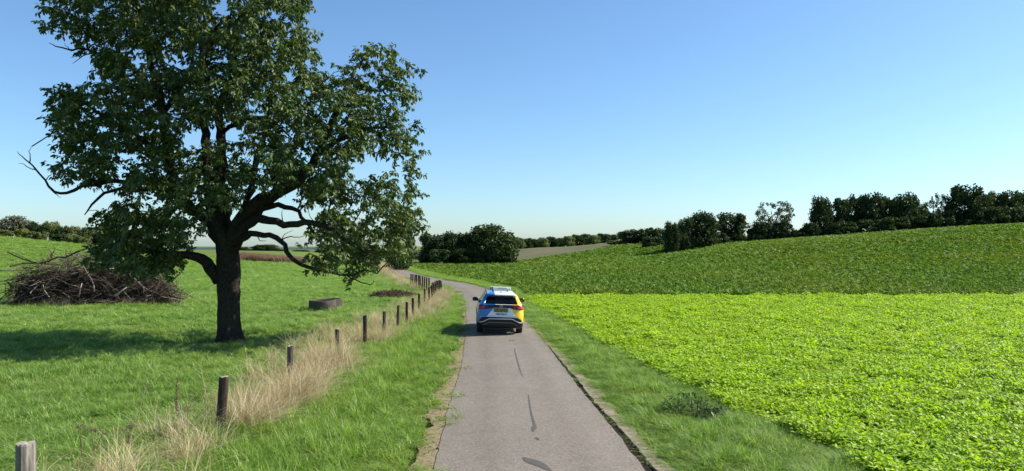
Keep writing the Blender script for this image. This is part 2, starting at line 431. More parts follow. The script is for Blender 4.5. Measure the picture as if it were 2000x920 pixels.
ROAD_LIFT = 0.045
road = ribbon('road', lambda s: -HW[s], lambda s: HW[s], -14, 134, ROAD_LIFT, M['asphalt'], 13, 0.02, 0.022, 0.03, sides=0.06)
road['label'] = 'narrow grey asphalt lane bending away to the left'
vl = ribbon('dirt_verge', lambda s: -HW[s] - np.interp(RCS[s, 1], [8, 15, 25, 60], [.62, .48, .36, .3]), lambda s: -HW[s] + 0.3, -14, 62, 0.03, M['dirt'], 6, 0.16, 0.0)
vl['label'] = 'worn brown dirt edge along the left side of the lane'
vg = ribbon('edge_gully', lambda s: HW[s] - 0.02, lambda s: HW[s] + 0.3, -14, 32, 0.012, M['dark_soil_shade'], 3, 0, 0)  # shallow strip; its shade is painted in by the near-black colour
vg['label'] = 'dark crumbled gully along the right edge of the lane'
vr = ribbon('pale_verge', lambda s: HW[s] + np.interp(RCS[s, 1], [8, 12, 16, 21, 23], [0.17, 0.15, 0.12, 0.06, 0.03]), lambda s: HW[s] + np.interp(RCS[s, 1], [8, 14, 21, 24, 30], [0.46, 0.38, 0.3, 0.2, 0.14]), -14, 31, 0.048, M['pale_dirt'], 5, 0.028, 0.06, sides=0.04)
vr['label'] = 'pale bare soil strip beside the gully on the right of the lane'

# (grit is scattered below, once the scatter helper exists)
# tar-filled cracks and dark marks lying on the road
def road_patch(name, pxy, wid, label):
    P = [at(px, py, 4760.0 / (py - 480.0)) for px, py in pxy]
    V, Fc = [], []
    for i, p in enumerate(P):
        d = (P[min(i + 1, len(P) - 1)] - P[max(i - 1, 0)]); d.z = 0; d.normalize(); n = Vector((d.y, -d.x, 0))
        for s in (-1, 1):
            q = p + n * (s * wid[i] * (1 + random.uniform(-.25, .25)))
            o, hw = road_off(q.x, q.y); tt = o[0] / hw[0]
            V.append((q.x, q.y, tz(q.x, q.y) + ROAD_LIFT + 0.03 * (1 - tt * tt) + 0.005))
    for i in range(len(P) - 1): Fc.append((2 * i, 2 * i + 1, 2 * i + 3, 2 * i + 2))
    o = MB().add(V, Fc).build(name, M['tar'], road); o['label'] = label
    return o
road_patch('tar_seam', [(1005, 685), (1006, 692), (1008, 700), (1011, 712), (1014, 722), (1017, 732), (1021, 741)], [.008, .014, .016, .02, .02, .016, .006], 'thin dark crack seam nearer the car')
road_patch('tar_seam', [(1032, 777), (1034, 792), (1036, 806), (1038, 818), (1041, 828), (1044, 838), (1044, 843), (1041, 852)], [.006, .012, .014, .018, .022, .032, .05, .016], 'dark crack seam ending in a wedge blotch')
road_patch('tar_spot', [(1046, 863), (1049, 865), (1052, 868)], [.02, .035, .02], 'small square dark spot')
road_patch('tar_spot', [(993, 668.5), (1000, 669.5), (1007, 668)], [.05, .09, .03], 'thin crosswise dark mark behind the car')
road_patch('dark_mark', [(1022, 903), (1031, 907), (1043, 912), (1057, 919), (1075, 930)], [.02, .075, .09, .08, .02], 'long dark mark at the bottom of the lane')  # elongated mark in the dark colour of the seams, wider in the middle

# fields: sheets lying on the ground
EDGE_Y = [-14, 5, 11.5, 14.4, 20.5, 28, 36, 43, 46.0]
EDGE_X = [8.2, 6.2, 5.15, 4.55, 3.6, 2.7, 1.75, 0.95, 0.6]
def crop_edge(y): return np.interp(y, EDGE_Y, EDGE_X)
yy = np.linspace(-14, 46.0, 60); tt = np.linspace(0, 1, 60)
X = crop_edge(yy)[:, None] + (75 - crop_edge(yy))[:, None] * tt[None, :] ** 1.6; Yg = np.repeat(yy[:, None], 60, 1)
o = link('crop_field', grid_mesh('crop_field', X, Yg, 0.012, M['crop_soil'])); tag(o, 'soil under the light green crop', kind='structure')
BE_Y = [46.3, 52, 56.5, 61, 69, 77, 86.5, 101, 113, 121, 130]
BE_X = [1.2, 1.0, 0.6, -1.0, -3.6, -6.2, -9.1, -13.3, -15.6, -17, -18]
def beet_left(y): return np.interp(y, BE_Y + [135, 150, 180, 215], BE_X + [-8, 4, 18, 40])
yy = np.linspace(46.3, 215, 130)
X = beet_left(yy)[:, None] + (170 - beet_left(yy))[:, None] * tt[None, :] ** 1.4; Yg = np.repeat(yy[:, None], 60, 1)
o = link('beet_field', grid_mesh('beet_field', X, Yg, 0.02, M['beet_soil'])); tag(o, 'ground of the dark green beet field climbing the hill', kind='structure')
yy = np.linspace(134, 232, 60)
xl = np.interp(yy, [134, 150, 232], [-14, -8, -6]); xr = np.interp(yy, [134, 150, 180, 215, 232], [-9, 3.5, 17.5, 39, 46])
X = xl[:, None] + (xr - xl)[:, None] * np.linspace(0, 1, 20)[None, :]; Yg = np.repeat(yy[:, None], 20, 1)
o = link('stubble_field', grid_mesh('stubble_field', X, Yg, 0.03, M['stubble'])); tag(o, 'pale brown stubble field on the slope behind the dark clump', kind='structure')
X, Yg = np.meshgrid(np.linspace(-84, -22, 30), np.linspace(139, 260, 30))
o = link('stubble_field', grid_mesh('stubble_field', X, Yg, 0.03, M['stubble'])); tag(o, 'tan stubble field beyond the left meadow', kind='structure')

# ------------------------------------------------------------------ scattered plants (uncountable ground cover)
HID = {}
def proto(name, mesh):
    o = bpy.data.objects.new(name, mesh); HID[name] = o; return o

def blades(n, rad, hmin, hmax, w, lean, mat, name, segs=3, droop=0.6, curl=0.0, rng=RNG):
    a = rng.uniform(0, 2 * np.pi, n); r = rad * np.sqrt(rng.uniform(0, 1, n))
    bx, by = r * np.cos(a), r * np.sin(a)
    h = rng.uniform(hmin, hmax, n); az = rng.uniform(0, 2 * np.pi, n)
    ln = rng.uniform(0.15, 1.0, n) * lean; ww = w * rng.uniform(0.6, 1.3, n)
    V = []; 
    for s in range(segs + 1):
        t = s / segs
        out = h * ln * (t ** 1.7) * (1 + droop * t); up = h * (t - 0.5 * droop * ln * t * t * t)
        cx, cy, cz = bx + np.cos(az) * out, by + np.sin(az) * out, up
        k = ww * (1 - t ** 1.5) * 0.5 + 0.0008
        sx_, sy_ = -np.sin(az + curl * t), np.cos(az + curl * t)
        V.append(np.stack([cx - sx_ * k, cy - sy_ * k, cz], 1)); V.append(np.stack([cx + sx_ * k, cy + sy_ * k, cz], 1))
    V = np.stack(V, 1)      # n, 2(segs+1), 3
    base = (np.arange(n) * 2 * (segs + 1))[:, None]
    q = np.concatenate([base + np.array([[2 * s, 2 * s + 1, 2 * s + 3, 2 * s + 2]]) for s in range(segs)], 0)
    return proto(name, np_mesh(name, V.reshape(-1, 3), quads=q, mat=mat))

def leaves_mesh(pos, dirs, ups, L, W, fold, name, mat, extra=None):
    """pointed ovate leaves: 6 vertices, folded along the midrib and bent down at the tip"""
    n = len(pos); d = dirs / np.linalg.norm(dirs, axis=1)[:, None]
    s = np.cross(d, ups); s /= (np.linalg.norm(s, axis=1)[:, None] + 1e-9); u = np.cross(s, d)
    L = L[:, None]; W = W[:, None]
    P = [pos, pos + d * L * .33 + s * W * .5 + u * W * fold, pos + d * L * .33 - s * W * .5 + u * W * fold,
         pos + d * L * .68 + s * W * .4 + u * (W * fold * .6 - L * .06), pos + d * L * .68 - s * W * .4 + u * (W * fold * .6 - L * .06), pos + d * L - u * L * .2,
         pos + d * L * .5 - u * L * .03]
    V = np.stack(P, 1).reshape(-1, 3); b = (np.arange(n) * 7)[:, None]
    t = np.concatenate([b + np.array([f]) for f in ((0, 1, 6), (1, 3, 6), (3, 5, 6), (0, 6, 2), (2, 6, 4), (4, 6, 5))], 0)
    if extra is not None:
        ev, ef = extra; t = np.concatenate([t, np.array(ef) + len(V)]); V = np.concatenate([V, np.array(ev)])
    return np_mesh(name, V, tris=t, mat=mat)

def scatter(name, P, rot, scl, idx, protos, label, kind='stuff', parent=None):
    """one object: points carrying rotation, size and a choice of clump, instanced by geometry nodes"""
    me = bpy.data.meshes.new(name); n = len(P)
    me.vertices.add(n); me.vertices.foreach_set('co', np.asarray(P, np.float32).ravel())
    for nm, ty, arr in (('rot', 'FLOAT_VECTOR', np.asarray(rot, np.float32).ravel()), ('scl', 'FLOAT_VECTOR', np.asarray(scl, np.float32).ravel()), ('pick', 'INT', np.asarray(idx, np.int32))):
        a = me.attributes.new(nm, ty, 'POINT'); a.data.foreach_set('vector' if ty == 'FLOAT_VECTOR' else 'value', arr)
    o = link(name, me, parent)
    ng = bpy.data.node_groups.new(name, 'GeometryNodeTree')
    ng.interface.new_socket(name='Geometry', in_out='INPUT', socket_type='NodeSocketGeometry')
    ng.interface.new_socket(name='Geometry', in_out='OUTPUT', socket_type='NodeSocketGeometry')
    gi = ng.nodes.new('NodeGroupInput'); go = ng.nodes.new('NodeGroupOutput')
    iop = ng.nodes.new('GeometryNodeInstanceOnPoints'); gj = ng.nodes.new('GeometryNodeJoinGeometry')
    for p in protos:
        oi = ng.nodes.new('GeometryNodeObjectInfo'); oi.inputs['Object'].default_value = p
        oi.inputs['As Instance'].default_value = True
        ng.links.new(oi.outputs['Geometry'], gj.inputs[0])
    ng.links.new(gi.outputs[0], iop.inputs['Points']); ng.links.new(gj.outputs[0], iop.inputs['Instance'])
    iop.inputs['Pick Instance'].default_value = True
    for nm, ty, sock in (('pick', 'INT', 'Instance Index'), ('rot', 'FLOAT_VECTOR', 'Rotation'), ('scl', 'FLOAT_VECTOR', 'Scale')):
        na = ng.nodes.new('GeometryNodeInputNamedAttribute'); na.data_type = ty; na.inputs[0].default_value = nm
        ng.links.new(na.outputs['Attribute'], iop.inputs[sock])
    ng.links.new(iop.outputs[0], go.inputs[0])
    md = o.modifiers.new('scatter', 'NODES'); md.node_group = ng
    o['kind'] = kind
    if label: o['label'] = label
    return o

def sines(x, y, f, s):
    return (np.sin(x * f + s) * np.sin(y * f * 1.13 + 2.1 * s) + 0.6 * np.sin(x * f * 2.3 - y * f * 1.7 + s * 3) + 0.4 * np.sin(x * f * 4.1 + y * f * 3.7 + s * 5)) / 2.0

def frustum_pts(n, y0, y1, pw, xf, margin=3.0):
    """random ground points between two depths, more of them close to the camera, filling the view plus a margin"""
    t = RNG.uniform(0, 1, n); y = (y0 ** pw + (y1 ** pw - y0 ** pw) * t) ** (1.0 / pw)
    lo, hi = xf(y); x = lo + (hi - lo) * RNG.uniform(0, 1, n)
    return x, y

def put(x, y, lift=0.0, tilt=0.12):
    n = len(x); P = np.stack([x, y, terrain(x, y) + lift], 1)
    rot = np.stack([RNG.normal(0, tilt, n), RNG.normal(0, tilt, n), RNG.uniform(0, 6.283, n)], 1)
    return P, rot

FENCE = np.array([(-6.3, 0), (-5.75, 6), (-5.6, 8.3), (-5.1, 12.5), (-5.05, 16.4), (-4.87, 19.9), (-4.8, 23.7), (-4.55, 27), (-4.45, 31), (-4.55, 36), (-4.75, 42), (-5.0, 48), (-5.6, 52), (-8.4, 59.6), (-11.6, 71), (-14.2, 82), (-16.8, 93), (-19.4, 106), (-21.5, 120)])
def fence_x(y): return np.interp(y, FENCE[:, 1], FENCE[:, 0])

# --- meadow grass left of the fence
def tuft(name, mat, n=34, rad=.07, h0=.1, h1=.24, w=.013, lean=1.15):
    return blades(n, rad, h0, h1, w, lean, mat, name, segs=3, droop=.9)
gp = [blades(70, .36, .03, .09, .016, 1.1, M['meadow_blade'], 'meadow_sward_%s' % k) for k in 'ab'] + [tuft('meadow_tuft_%s' % k, M['meadow_blade']) for k in 'abcd']
def meadow(nl, nt, y0, y1, pw):
    lim_ = lambda y: (-.78 * y - 3, fence_x(y) + .1)
    xl_, yl_ = frustum_pts(nl, y0, y1, pw, lim_); xt_, yt_ = frustum_pts(nt, y0, y1, pw, lim_)
    k_ = RNG.uniform(0, 1, nt) < np.clip(.62 + .55 * sines(xt_, yt_, 1.6, 3.0) + .3 * sines(xt_, yt_, .4, 1.0), .08, 1); xt_, yt_ = xt_[k_], yt_[k_]
    return np.concatenate([xl_, xt_]), np.concatenate([yl_, yt_]), np.concatenate([RNG.integers(0, 2, nl), RNG.integers(2, 6, len(xt_))])
parts_ = [meadow(3600, 11500, 7.5, 24, 1.3), meadow(6500, 17000, 24, 75, .7), meadow(4500, 7500, 75, 138, .6)]
x, y, idx = (np.concatenate([p[i] for p in parts_]) for i in range(3))
wide = np.interp(y, [0, 20, 40, 75, 138], [1, 1.1, 1.6, 2.5, 3.4]); P, rot = put(x, y, -0.01)
s = np.clip(.95 + .35 * sines(x, y, .55, 1.0) + .25 * sines(x, y, 2.4, 2.0), .4, 1.7) * RNG.uniform(.6, 1.4, len(x))
scatter('meadow_grass', P, rot, np.stack([wide * np.where(idx > 1, s, 1), wide * np.where(idx > 1, s, 1), s * np.interp(y, [0, 30, 138], [1, 1.1, 1.5])], 1), idx, gp, 'short green pasture grass left of the fence')

# --- verge grass either side of the road
vp = [tuft('verge_tuft_%s' % k, M['verge_blade'], 46, .1, .12, .32, .013, 1.1) for k in 'abcd']
vshort = [blades(70, .28, .03, .1, .013, 1.1, M['verge_blade'], 'verge_sward_%s' % k, droop=.7) for k in 'ab']
x, y = frustum_pts(11000, 7, 62, 0.45, lambda y: (fence_x(y) - .15, np.interp(y, RCS[:, 1], RCS[:, 0] - HW) + .2))
off, hw = road_off(x, y); d = -off - hw          # metres from the left road edge
dens = np.clip((d - np.interp(y, [8, 16, 25, 60], [.2, .13, .07, .05]) - 0.17 * (1 + 1.6 * sines(x, y, 1.3, 2.0))) / .35, 0.03, 1)
keep = (RNG.uniform(0, 1, len(x)) < dens); x, y, d = x[keep], y[keep], d[keep]
P, rot = put(x, y, 0.0)
track = np.exp(-((d - 1.05) / .3) ** 2)
h = (0.55 + 0.75 * sm((d - .3) / 1.6) - .35 * track + 0.25 * sines(x, y, .9, 4.0) + .35 * sines(x, y, 2.7, 6.0)) * RNG.uniform(.7, 1.3, len(x))
idx = np.where((d < .45) | (RNG.uniform(0, 1, len(x)) < .3), RNG.integers(4, 6, len(x)), RNG.integers(0, 4, len(x)))
w = np.interp(y, [0, 25, 62], [.95, 1.1, 1.7])
scatter('verge_grass', P, rot, np.stack([w, w, np.clip(h, .3, 1.7)], 1), idx, vp + vshort, 'green grass of the left roadside between lane and fence')

x, y = frustum_pts(13000, 7, 46, 0.45, lambda y: (np.interp(y, RCS[:, 1], RCS[:, 0] + HW) - .1, crop_edge(y) + .05))
off, hw = road_off(x, y); d = off - hw
lim = np.interp(y, [8, 14, 21, 24, 30], [.43, .36, .28, .18, .12])
keep = (d > lim + 0.12 * sines(x, y, 2.6, 1.0)); x, y, d, lim = x[keep], y[keep], d[keep], lim[keep]
P, rot = put(x, y, 0.0)
e = crop_edge(y) - x
h = (0.2 + 0.6 * sm((d - lim) / .9) * (.45 + .55 * sm(e / .8)) + .2 * sines(x, y, 1.1, 7.0) + .3 * sines(x, y, 2.9, 5.0)) * RNG.uniform(.7, 1.35, len(x))
w = np.interp(y, [0, 25, 46], [.95, 1.1, 1.5])
scatter('verge_grass', P, rot, np.stack([w, w, np.clip(h, .2, 1.5)], 1), np.where(RNG.uniform(0, 1, len(x)) < .3, RNG.integers(4, 6, len(x)), RNG.integers(0, 4, len(x))), vp + vshort, 'long green grass of the right roadside between lane and bright crop')

def pebble(name, seed):
    rg = np.random.default_rng(seed); bm = bmesh.new(); bmesh.ops.create_icosphere(bm, subdivisions=1, radius=1.0)
    for v in bm.verts: v.co *= rg.uniform(.7, 1.25); v.co.z *= .65
    me = bpy.data.meshes.new(name); bm.to_mesh(me); bm.free(); me.materials.append(M['pale_dirt'] if seed % 2 else M['dirt']); return proto(name, me)
peb = [pebble('pebble_%s' % k, i) for i, k in enumerate('abcd')]
k = RNG.integers(0, len(RCS), 5200); k = k[(RCS[k, 1] > 8) & (RCS[k, 1] < 40)]; sd = RNG.uniform(0, 1, len(k)) < .72
off = np.where(sd, HW[k] + RNG.normal(.16, .14, len(k)), -HW[k] - np.abs(RNG.normal(.05, .2, len(k))))
x = RCS[k, 0] + RNRM[k, 0] * off + RNG.uniform(-.2, .2, len(k)); y = RCS[k, 1] + RNRM[k, 1] * off + RNG.uniform(-.2, .2, len(k))
P, rot = put(x, y, .045, .6); s = RNG.uniform(.006, .022, len(x)) * (1 + 1.2 * (RNG.uniform(0, 1, len(x)) > .95))
scatter('grit', P, rot, np.stack([s, s, s], 1), RNG.integers(0, 4, len(x)), peb, 'crumbs of soil and small stones along both lane edges')

# far verge beyond the bend: between road and beet field
n = 9000; y = RNG.uniform(44, 112, n); lo = np.interp(y, RCS[:, 1], RCS[:, 0]) ; hi = np.maximum(beet_left(y), lo + 1)
x = lo + (hi - lo + .3) * RNG.uniform(0, 1, n); off, hw = road_off(x, y); keep = (off - hw > .12); x, y = x[keep], y[keep]
P, rot = put(x, y); w = np.interp(y, [44, 112], [1.5, 2.6]); h = RNG.uniform(.4, .9, len(x))
scatter('verge_grass', P, rot, np.stack([w, w, h], 1), RNG.integers(0, 4, len(x)), vp, 'mown grass strip between the bending lane and the beet field')

# --- bright green crop on the right
def crop_clump(name, n=28):
    a = RNG.uniform(0, 6.283, n); r = .15 * np.sqrt(RNG.uniform(0, 1, n)); pos = np.stack([r * np.cos(a), r * np.sin(a), RNG.uniform(.1, .25, n) - r * .35], 1)
    az = a + RNG.normal(0, .7, n); el = RNG.normal(.12, .33, n)
    dirs = np.stack([np.cos(az) * np.cos(el), np.sin(az) * np.cos(el), np.sin(el)], 1)
    return proto(name, leaves_mesh(pos, dirs, np.tile([0, 0, 1.0], (n, 1)) + RNG.normal(0, .22, (n, 3)), RNG.uniform(.05, .09, n), RNG.uniform(.036, .058, n), .16, name, M['crop_leaf']))
cp = [crop_clump('crop_clump_%s' % k) for k in 'abcdef']
x, y = frustum_pts(46000, 8, 46, 1.1, lambda y: (crop_edge(y) - .1, .76 * y + 4))
keep = RNG.uniform(0, 1, len(x)) < np.clip(.8 + 0.75 * sines(x, y, 2.3, 3.0) + .5 * sines(x * .8 + y * .6, y * .8 - x * .6, 3.1, 1.0), .06, 1)
e = x - crop_edge(y); keep &= e > 0.12 * sines(x, y, 1.7, 9.0); x, y, e = x[keep], y[keep], e[keep]
P, rot = put(x, y, 0, .15)
h = (1.0 + .3 * sines(x, y, .8, 5.0) + .4 * sines(x, y, 2.6, 1.0)) * RNG.uniform(.75, 1.3, len(x)) * (0.9 + .2 * sm(e / 1.2))
w = np.interp(y, [8, 20, 46], [1.0, 1.15, 1.65]) * RNG.uniform(.85, 1.2, len(x))
scatter('crop_plants', P, rot, np.stack([w, w, h], 1), RNG.integers(0, 6, len(x)), cp, 'bright yellow-green leafy crop filling the near field')

# --- dark beet plants on the hill
def beet_clump(name, n=11):
    a = np.arange(n) * 2.4 + RNG.normal(0, .3, n); pos = np.stack([.05 * np.cos(a), .05 * np.sin(a), np.full(n, .08)], 1)
    el = RNG.uniform(.5, 1.2, n); dirs = np.stack([np.cos(a) * np.cos(el), np.sin(a) * np.cos(el), np.sin(el)], 1)
    ups = np.stack([-np.cos(a) * np.sin(el), -np.sin(a) * np.sin(el), np.cos(el)], 1)
    return proto(name, leaves_mesh(pos, dirs, ups, RNG.uniform(.24, .4, n), RNG.uniform(.1, .16, n), .1, name, M['beet_leaf']))
bp = [beet_clump('beet_clump_%s' % k) for k in 'abcde']
x, y = frustum_pts(42000, 46.4, 90, 0.7, lambda y: (beet_left(y), .77 * y + 4))
x2, y2 = frustum_pts(38000, 90, 212, 0.35, lambda y: (beet_left(y), np.minimum(.77 * y + 4, 130)))
x, y = np.concatenate([x, x2]), np.concatenate([y, y2])
P, rot = put(x, y, 0, .15)
w = np.interp(y, [46, 60, 90, 130, 212], [1.05, 1.15, 1.5, 2.0, 2.7]) * RNG.uniform(.8, 1.25, len(x))
h = np.interp(y, [46, 90, 212], [1.1, 1.15, 1.5]) * RNG.uniform(.7, 1.25, len(x)) * (1 + .15 * sines(x, y, .35, 2.0))
scatter('beet_plants', P, rot, np.stack([w, w, h], 1), RNG.integers(0, 5, len(x)), bp, 'dark green beet leaves covering the rising field')

# --- dry blond grass along the fence
dp = [blades(75, .22, .3, .85, .006, .8, M['dry_blade'], 'dry_tuft_%s' % k, segs=4, droop=.9, curl=.8) for k in 'abcd']
dthin = [blades(10, .3, .45, 1.0, .006, .5, M['dry_blade'], 'dry_stalks_%s' % k, segs=4, droop=.5, curl=.5) for k in 'ab']
pts = []
def dry_ok(y, k): return math.sin(y * 2.9) + .7 * math.sin(y * 1.3 + 1) + .5 * math.sin(y * 6.1) > .1 or k > .5
def dry(y0, y1, n, o0, o1, s0, s1, kind):
    for _ in range(n):
        yv = random.uniform(y0, y1); xv = float(fence_x(yv)) + min(max(random.gauss((o0 + o1) / 2, (o1 - o0) / 3.2), o0 - .2), o1 + .15)
        if not dry_ok(yv, kind) and random.random() < .85: continue
        pts.append((xv, yv, random.uniform(s0, s1), kind))
dry(8.0, 12.0, 42, -.4, .7, .4, .8, 0); dry(11.8, 17.4, 60, .05, .8, .5, .95, 0); dry(17.2, 20.3, 24, -.25, .4, .6, 1.1, 0)
dry(20.3, 24.5, 16, -.5, .3, .4, .7, 0); dry(23.5, 28, 34, 0, .55, .5, .85, 0); dry(28, 50, 110, -.1, .6, .45, .9, 0)
dry(50, 118, 330, -.6, .6, .6, 1.1, 0)
dry(8, 20, 60, -1.2, .9, .7, 1.2, 1); dry(20, 34, 95, -2.4, .2, .6, 1.0, 1); dry(34, 60, 50, -1.4, .5, .7, 1.1, 1)
for cy_, off_, rad_, nn_, sc_ in ((12.7, .4, .3, 22, .95), (13.4, .5, .4, 28, .95), (14.1, .45, .4, 28, 1.0), (14.8, .5, .4, 28, 1.05), (15.5, .4, .4, 26, 1.0), (16.2, .3, .35, 24, 1.05), (17.6, .1, .25, 16, 1.0), (18.6, .05, .3, 26, 1.3), (19.3, .1, .3, 24, 1.3), (24.4, .25, .35, 20, .9), (25.6, .2, .4, 20, .85), (31, .3, .5, 22, .9), (34, .3, .5, 24, .95), (37, .35, .5, 24, 1.0), (40, .35, .5, 26, 1.0), (43.5, .4, .5, 24, 1.0), (46.5, .4, .5, 24, .95), (9.5, .3, .4, 12, .75), (10.8, .35, .4, 14, .8)):
    for _ in range(nn_):
        yv = cy_ + random.gauss(0, rad_ * .6); pts.append((float(fence_x(yv)) + off_ + random.gauss(0, rad_ * .5), yv, sc_ * random.uniform(.6, 1.2), 0))
A = np.array(pts); P, rot = put(A[:, 0], A[:, 1], 0, .16)
idx = np.where(A[:, 3] > .5, RNG.integers(4, 6, len(A)), RNG.integers(0, 4, len(A)))
w = np.interp(A[:, 1], [0, 25, 60, 104], [1, 1.15, 1.6, 2.6])
scatter('dry_grass', P, rot, np.stack([A[:, 2] * w, A[:, 2] * w, A[:, 2]], 1), idx, dp + dthin, 'tall dry blond grass growing along the fence line')

# --- dry maize strip far left
mp_ = [blades(26, .5, .9, 1.65, .06, .35, M['dry_maize'] if 'dry_maize' in M else leaf_mat('dry_maize', [(0, (.16, .085, .05)), (1, (.32, .2, .12))], .2, tcol=(1, .9, .7)), 'maize_tuft_%s' % k, segs=3, droop=.8) for k in 'ab']
n = 900; x = RNG.uniform(-52, -36, n); y = RNG.uniform(131, 138.5, n); P, rot = put(x, y, 0, .06)
hm = np.interp(x, [-64, -48, -40, -35], [1.15, 1.0, .7, .35]) * RNG.uniform(.8, 1.15, n)
scatter('maize_strip', P, rot, np.stack([np.ones(n), np.ones(n), hm], 1), RNG.integers(0, 2, n), mp_, 'reddish brown withered maize strip at the far edge of the meadow')

# ------------------------------------------------------------------ the big tree
TY = 25.3
def tp(px, py, dy=0.0): return at(px, py, TY + dy)
troot_z = tz(-9.99, TY)
tree = empty('tree', (tp(447, 668).x, TY, troot_z))
tag(tree, 'large spreading dark green tree with thick trunk in the meadow left of the fence', 'tree')
TO = Vector(tree.location)
nodes, parent, nrad = [], [], []
def limb(name, pts, rads, start=None, n=10, jit=.06, part=True):
    P = np.array([list(tp(*p)) for p in pts]); rr = np.array(rads, float)
    tpar = np.linspace(0, 1, len(P)); S = spline(P, .28); ts = np.linspace(0, 1, len(S))
    seg = np.concatenate([[0], np.cumsum(np.linalg.norm(np.diff(P, axis=0), axis=1))]); seg /= seg[-1]
    sl = np.concatenate([[0], np.cumsum(np.linalg.norm(np.diff(S, axis=0), axis=1))]); sl /= sl[-1]
    r = np.interp(sl, seg, rr)
    if part and len(S) > 2: S[1:-1] += RNG.normal(0, 1, S[1:-1].shape) * (r[1:-1, None] * .16 + .012)
    if part: MB().tube([Vector(p) - TO for p in S], list(r), n, True, jit).build(name, M['bark'], tree, smooth=True)
    prev = start
    for i, p in enumerate(S):
        nodes.append(p); parent.append(prev if prev is not None else -1); nrad.append(r[i]); prev = len(nodes) - 1
    return prev

def trunk_build():
    prof = [(447, 676, .66), (447, 668, .56), (447, 660, .50), (447, 645, .45), (446, 620, .42), (446, 590, .40), (445, 560, .40), (445, 535, .42), (446, 510, .43), (444, 485, .40), (440, 465, .34)]
    P = np.array([list(tp(a, b)) for a, b, _ in prof]); S = spline(P, .16)
    r = np.interp(S[:, 2], P[:, 2], [q[2] for q in prof])
    n = 28; V = []; Fc = []
    for i, p in enumerate(S):
        flare = math.exp(-max(p[2] - troot_z, 0) / .35)
        for k in range(n):
            t = 2 * math.pi * k / n
            lobes = .89 + flare * .2 * math.sin(5 * t + .7) + .05 * math.sin(3 * t + i * .12) + .035 * math.sin(9 * t + 1.3 * math.sin(i * .3)) + random.uniform(-.02, .02)
            bulge = .06 * math.exp(-((p[2] - 2.35) / .25) ** 2) * max(0, math.cos(t - .2)) + .05 * math.exp(-((p[2] - 1.75) / .12) ** 2) * max(0, math.cos(t - .1))
            rr = r[i] * lobes + bulge
            V.append((p[0] + rr * math.cos(t) - TO.x, p[1] + rr * math.sin(t) - TO.y, p[2] - TO.z))
    for i in range(len(S) - 1):
        for k in range(n):
            k2 = (k + 1) % n; Fc.append((i * n + k, i * n + k2, (i + 1) * n + k2, (i + 1) * n + k))
    MB().add(V, Fc).build('trunk', M['bark'], tree, smooth=True)
trunk_build()
L = {}
limb('branch', [(428, 552, 0), (412, 522, -.1), (396, 505, -.2), (370, 496, -.4), (340, 497, -.7), (300, 492, -1.0), (255, 484, -1.2), (205, 478, -1.3)], [.2, .21, .18, .14, .115, .09, .065, .035])
s1 = limb('branch', [(438, 492, 0), (424, 452, .1), (405, 430, .3), (380, 408, .5), (352, 385, .6), (334, 345, .7), (326, 290, .7), (320, 230, .6), (312, 185, .5), (296, 130, .5), (280, 70, .6), (270, 10, .6), (262, -60, .5)], [.28, .25, .23, .21, .2, .19, .17, .16, .14, .11, .08, .06, .03])
limb('branch', [(440, 485, .0), (420, 425, -.2), (410, 370, -.3), (404, 300, -.4), (400, 240, -.5), (408, 190, -.6), (400, 130, -.8), (390, 60, -.9), (385, -20, -1.0)], [.27, .23, .19, .16, .14, .12, .09, .06, .03])
limb('branch', [(446, 482, .1), (436, 430, .4), (431, 370, .8), (430, 300, 1.0), (429, 240, 1.1), (428, 205, 1.1), (450, 160, 1.2), (490, 115, 1.2), (530, 70, 1.2), (560, 20, 1.1)], [.28, .24, .2, .18, .16, .14, .11, .09, .06, .03])
limb('branch', [(448, 488, 0), (462, 446, -.1), (478, 418, -.2), (500, 398, -.3), (528, 383, -.4), (556, 369, -.5), (584, 348, -.5), (606, 322, -.4), (622, 296, -.3), (640, 262, -.2), (656, 220, 0), (676, 170, .2), (705, 120, .4), (740, 95, .5)], [.3, .27, .25, .23, .22, .2, .18, .16, .14, .12, .1, .08, .05, .02])
limb('branch', [(612, 312, -.4), (640, 288, -.5), (675, 268, -.6), (710, 254, -.6), (750, 248, -.6), (790, 246, -.5)], [.12, .1, .08, .065, .05, .02])
limb('branch', [(452, 490, -.1), (464, 462, -.3), (480, 443, -.5), (500, 430, -.6), (526, 430, -.8), (552, 439, -1.0), (582, 438, -1.2), (612, 434, -1.3), (650, 450, -1.5), (690, 480, -1.7), (730, 500, -1.7)], [.24, .21, .18, .16, .135, .12, .11, .1, .08, .055, .025])
limb('branch', [(488, 438, -.5), (504, 418, -.3), (520, 405, -.2), (545, 402, -.1), (570, 406, 0), (590, 425, .1), (612, 452, .2), (640, 470, .3)], [.13, .12, .11, .095, .08, .065, .05, .025])
limb('branch', [(458, 478, -.3), (478, 462, -.6), (500, 455, -.9), (526, 461, -1.1), (548, 470, -1.3), (560, 490, -1.4), (575, 510, -1.5), (604, 522, -1.6), (640, 531, -1.7), (668, 537, -1.7), (690, 536, -1.7), (712, 527, -1.7), (735, 533, -1.7), (755, 515, -1.7), (770, 500, -1.6)], [.12, .11, .1, .09, .085, .08, .07, .065, .055, .045, .035, .03, .025, .02, .012])
limb('branch', [(676, 537, -1.7), (695, 547, -1.75), (715, 554, -1.8), (726, 556, -1.8), (730, 545, -1.8)], [.025, .02, .018, .014, .008], n=6)
limb('branch', [(438, 255, 1.0), (458, 243, .8), (478, 233, .6), (500, 228, .5), (525, 232, .3), (548, 250, .2), (570, 270, .1)], [.09, .085, .08, .07, .06, .045, .02])
limb('branch', [(322, 215, .6), (340, 190, .4), (352, 168, .3), (364, 150, .2), (376, 120, .1), (384, 80, .1)], [.1, .095, .085, .07, .05, .025])
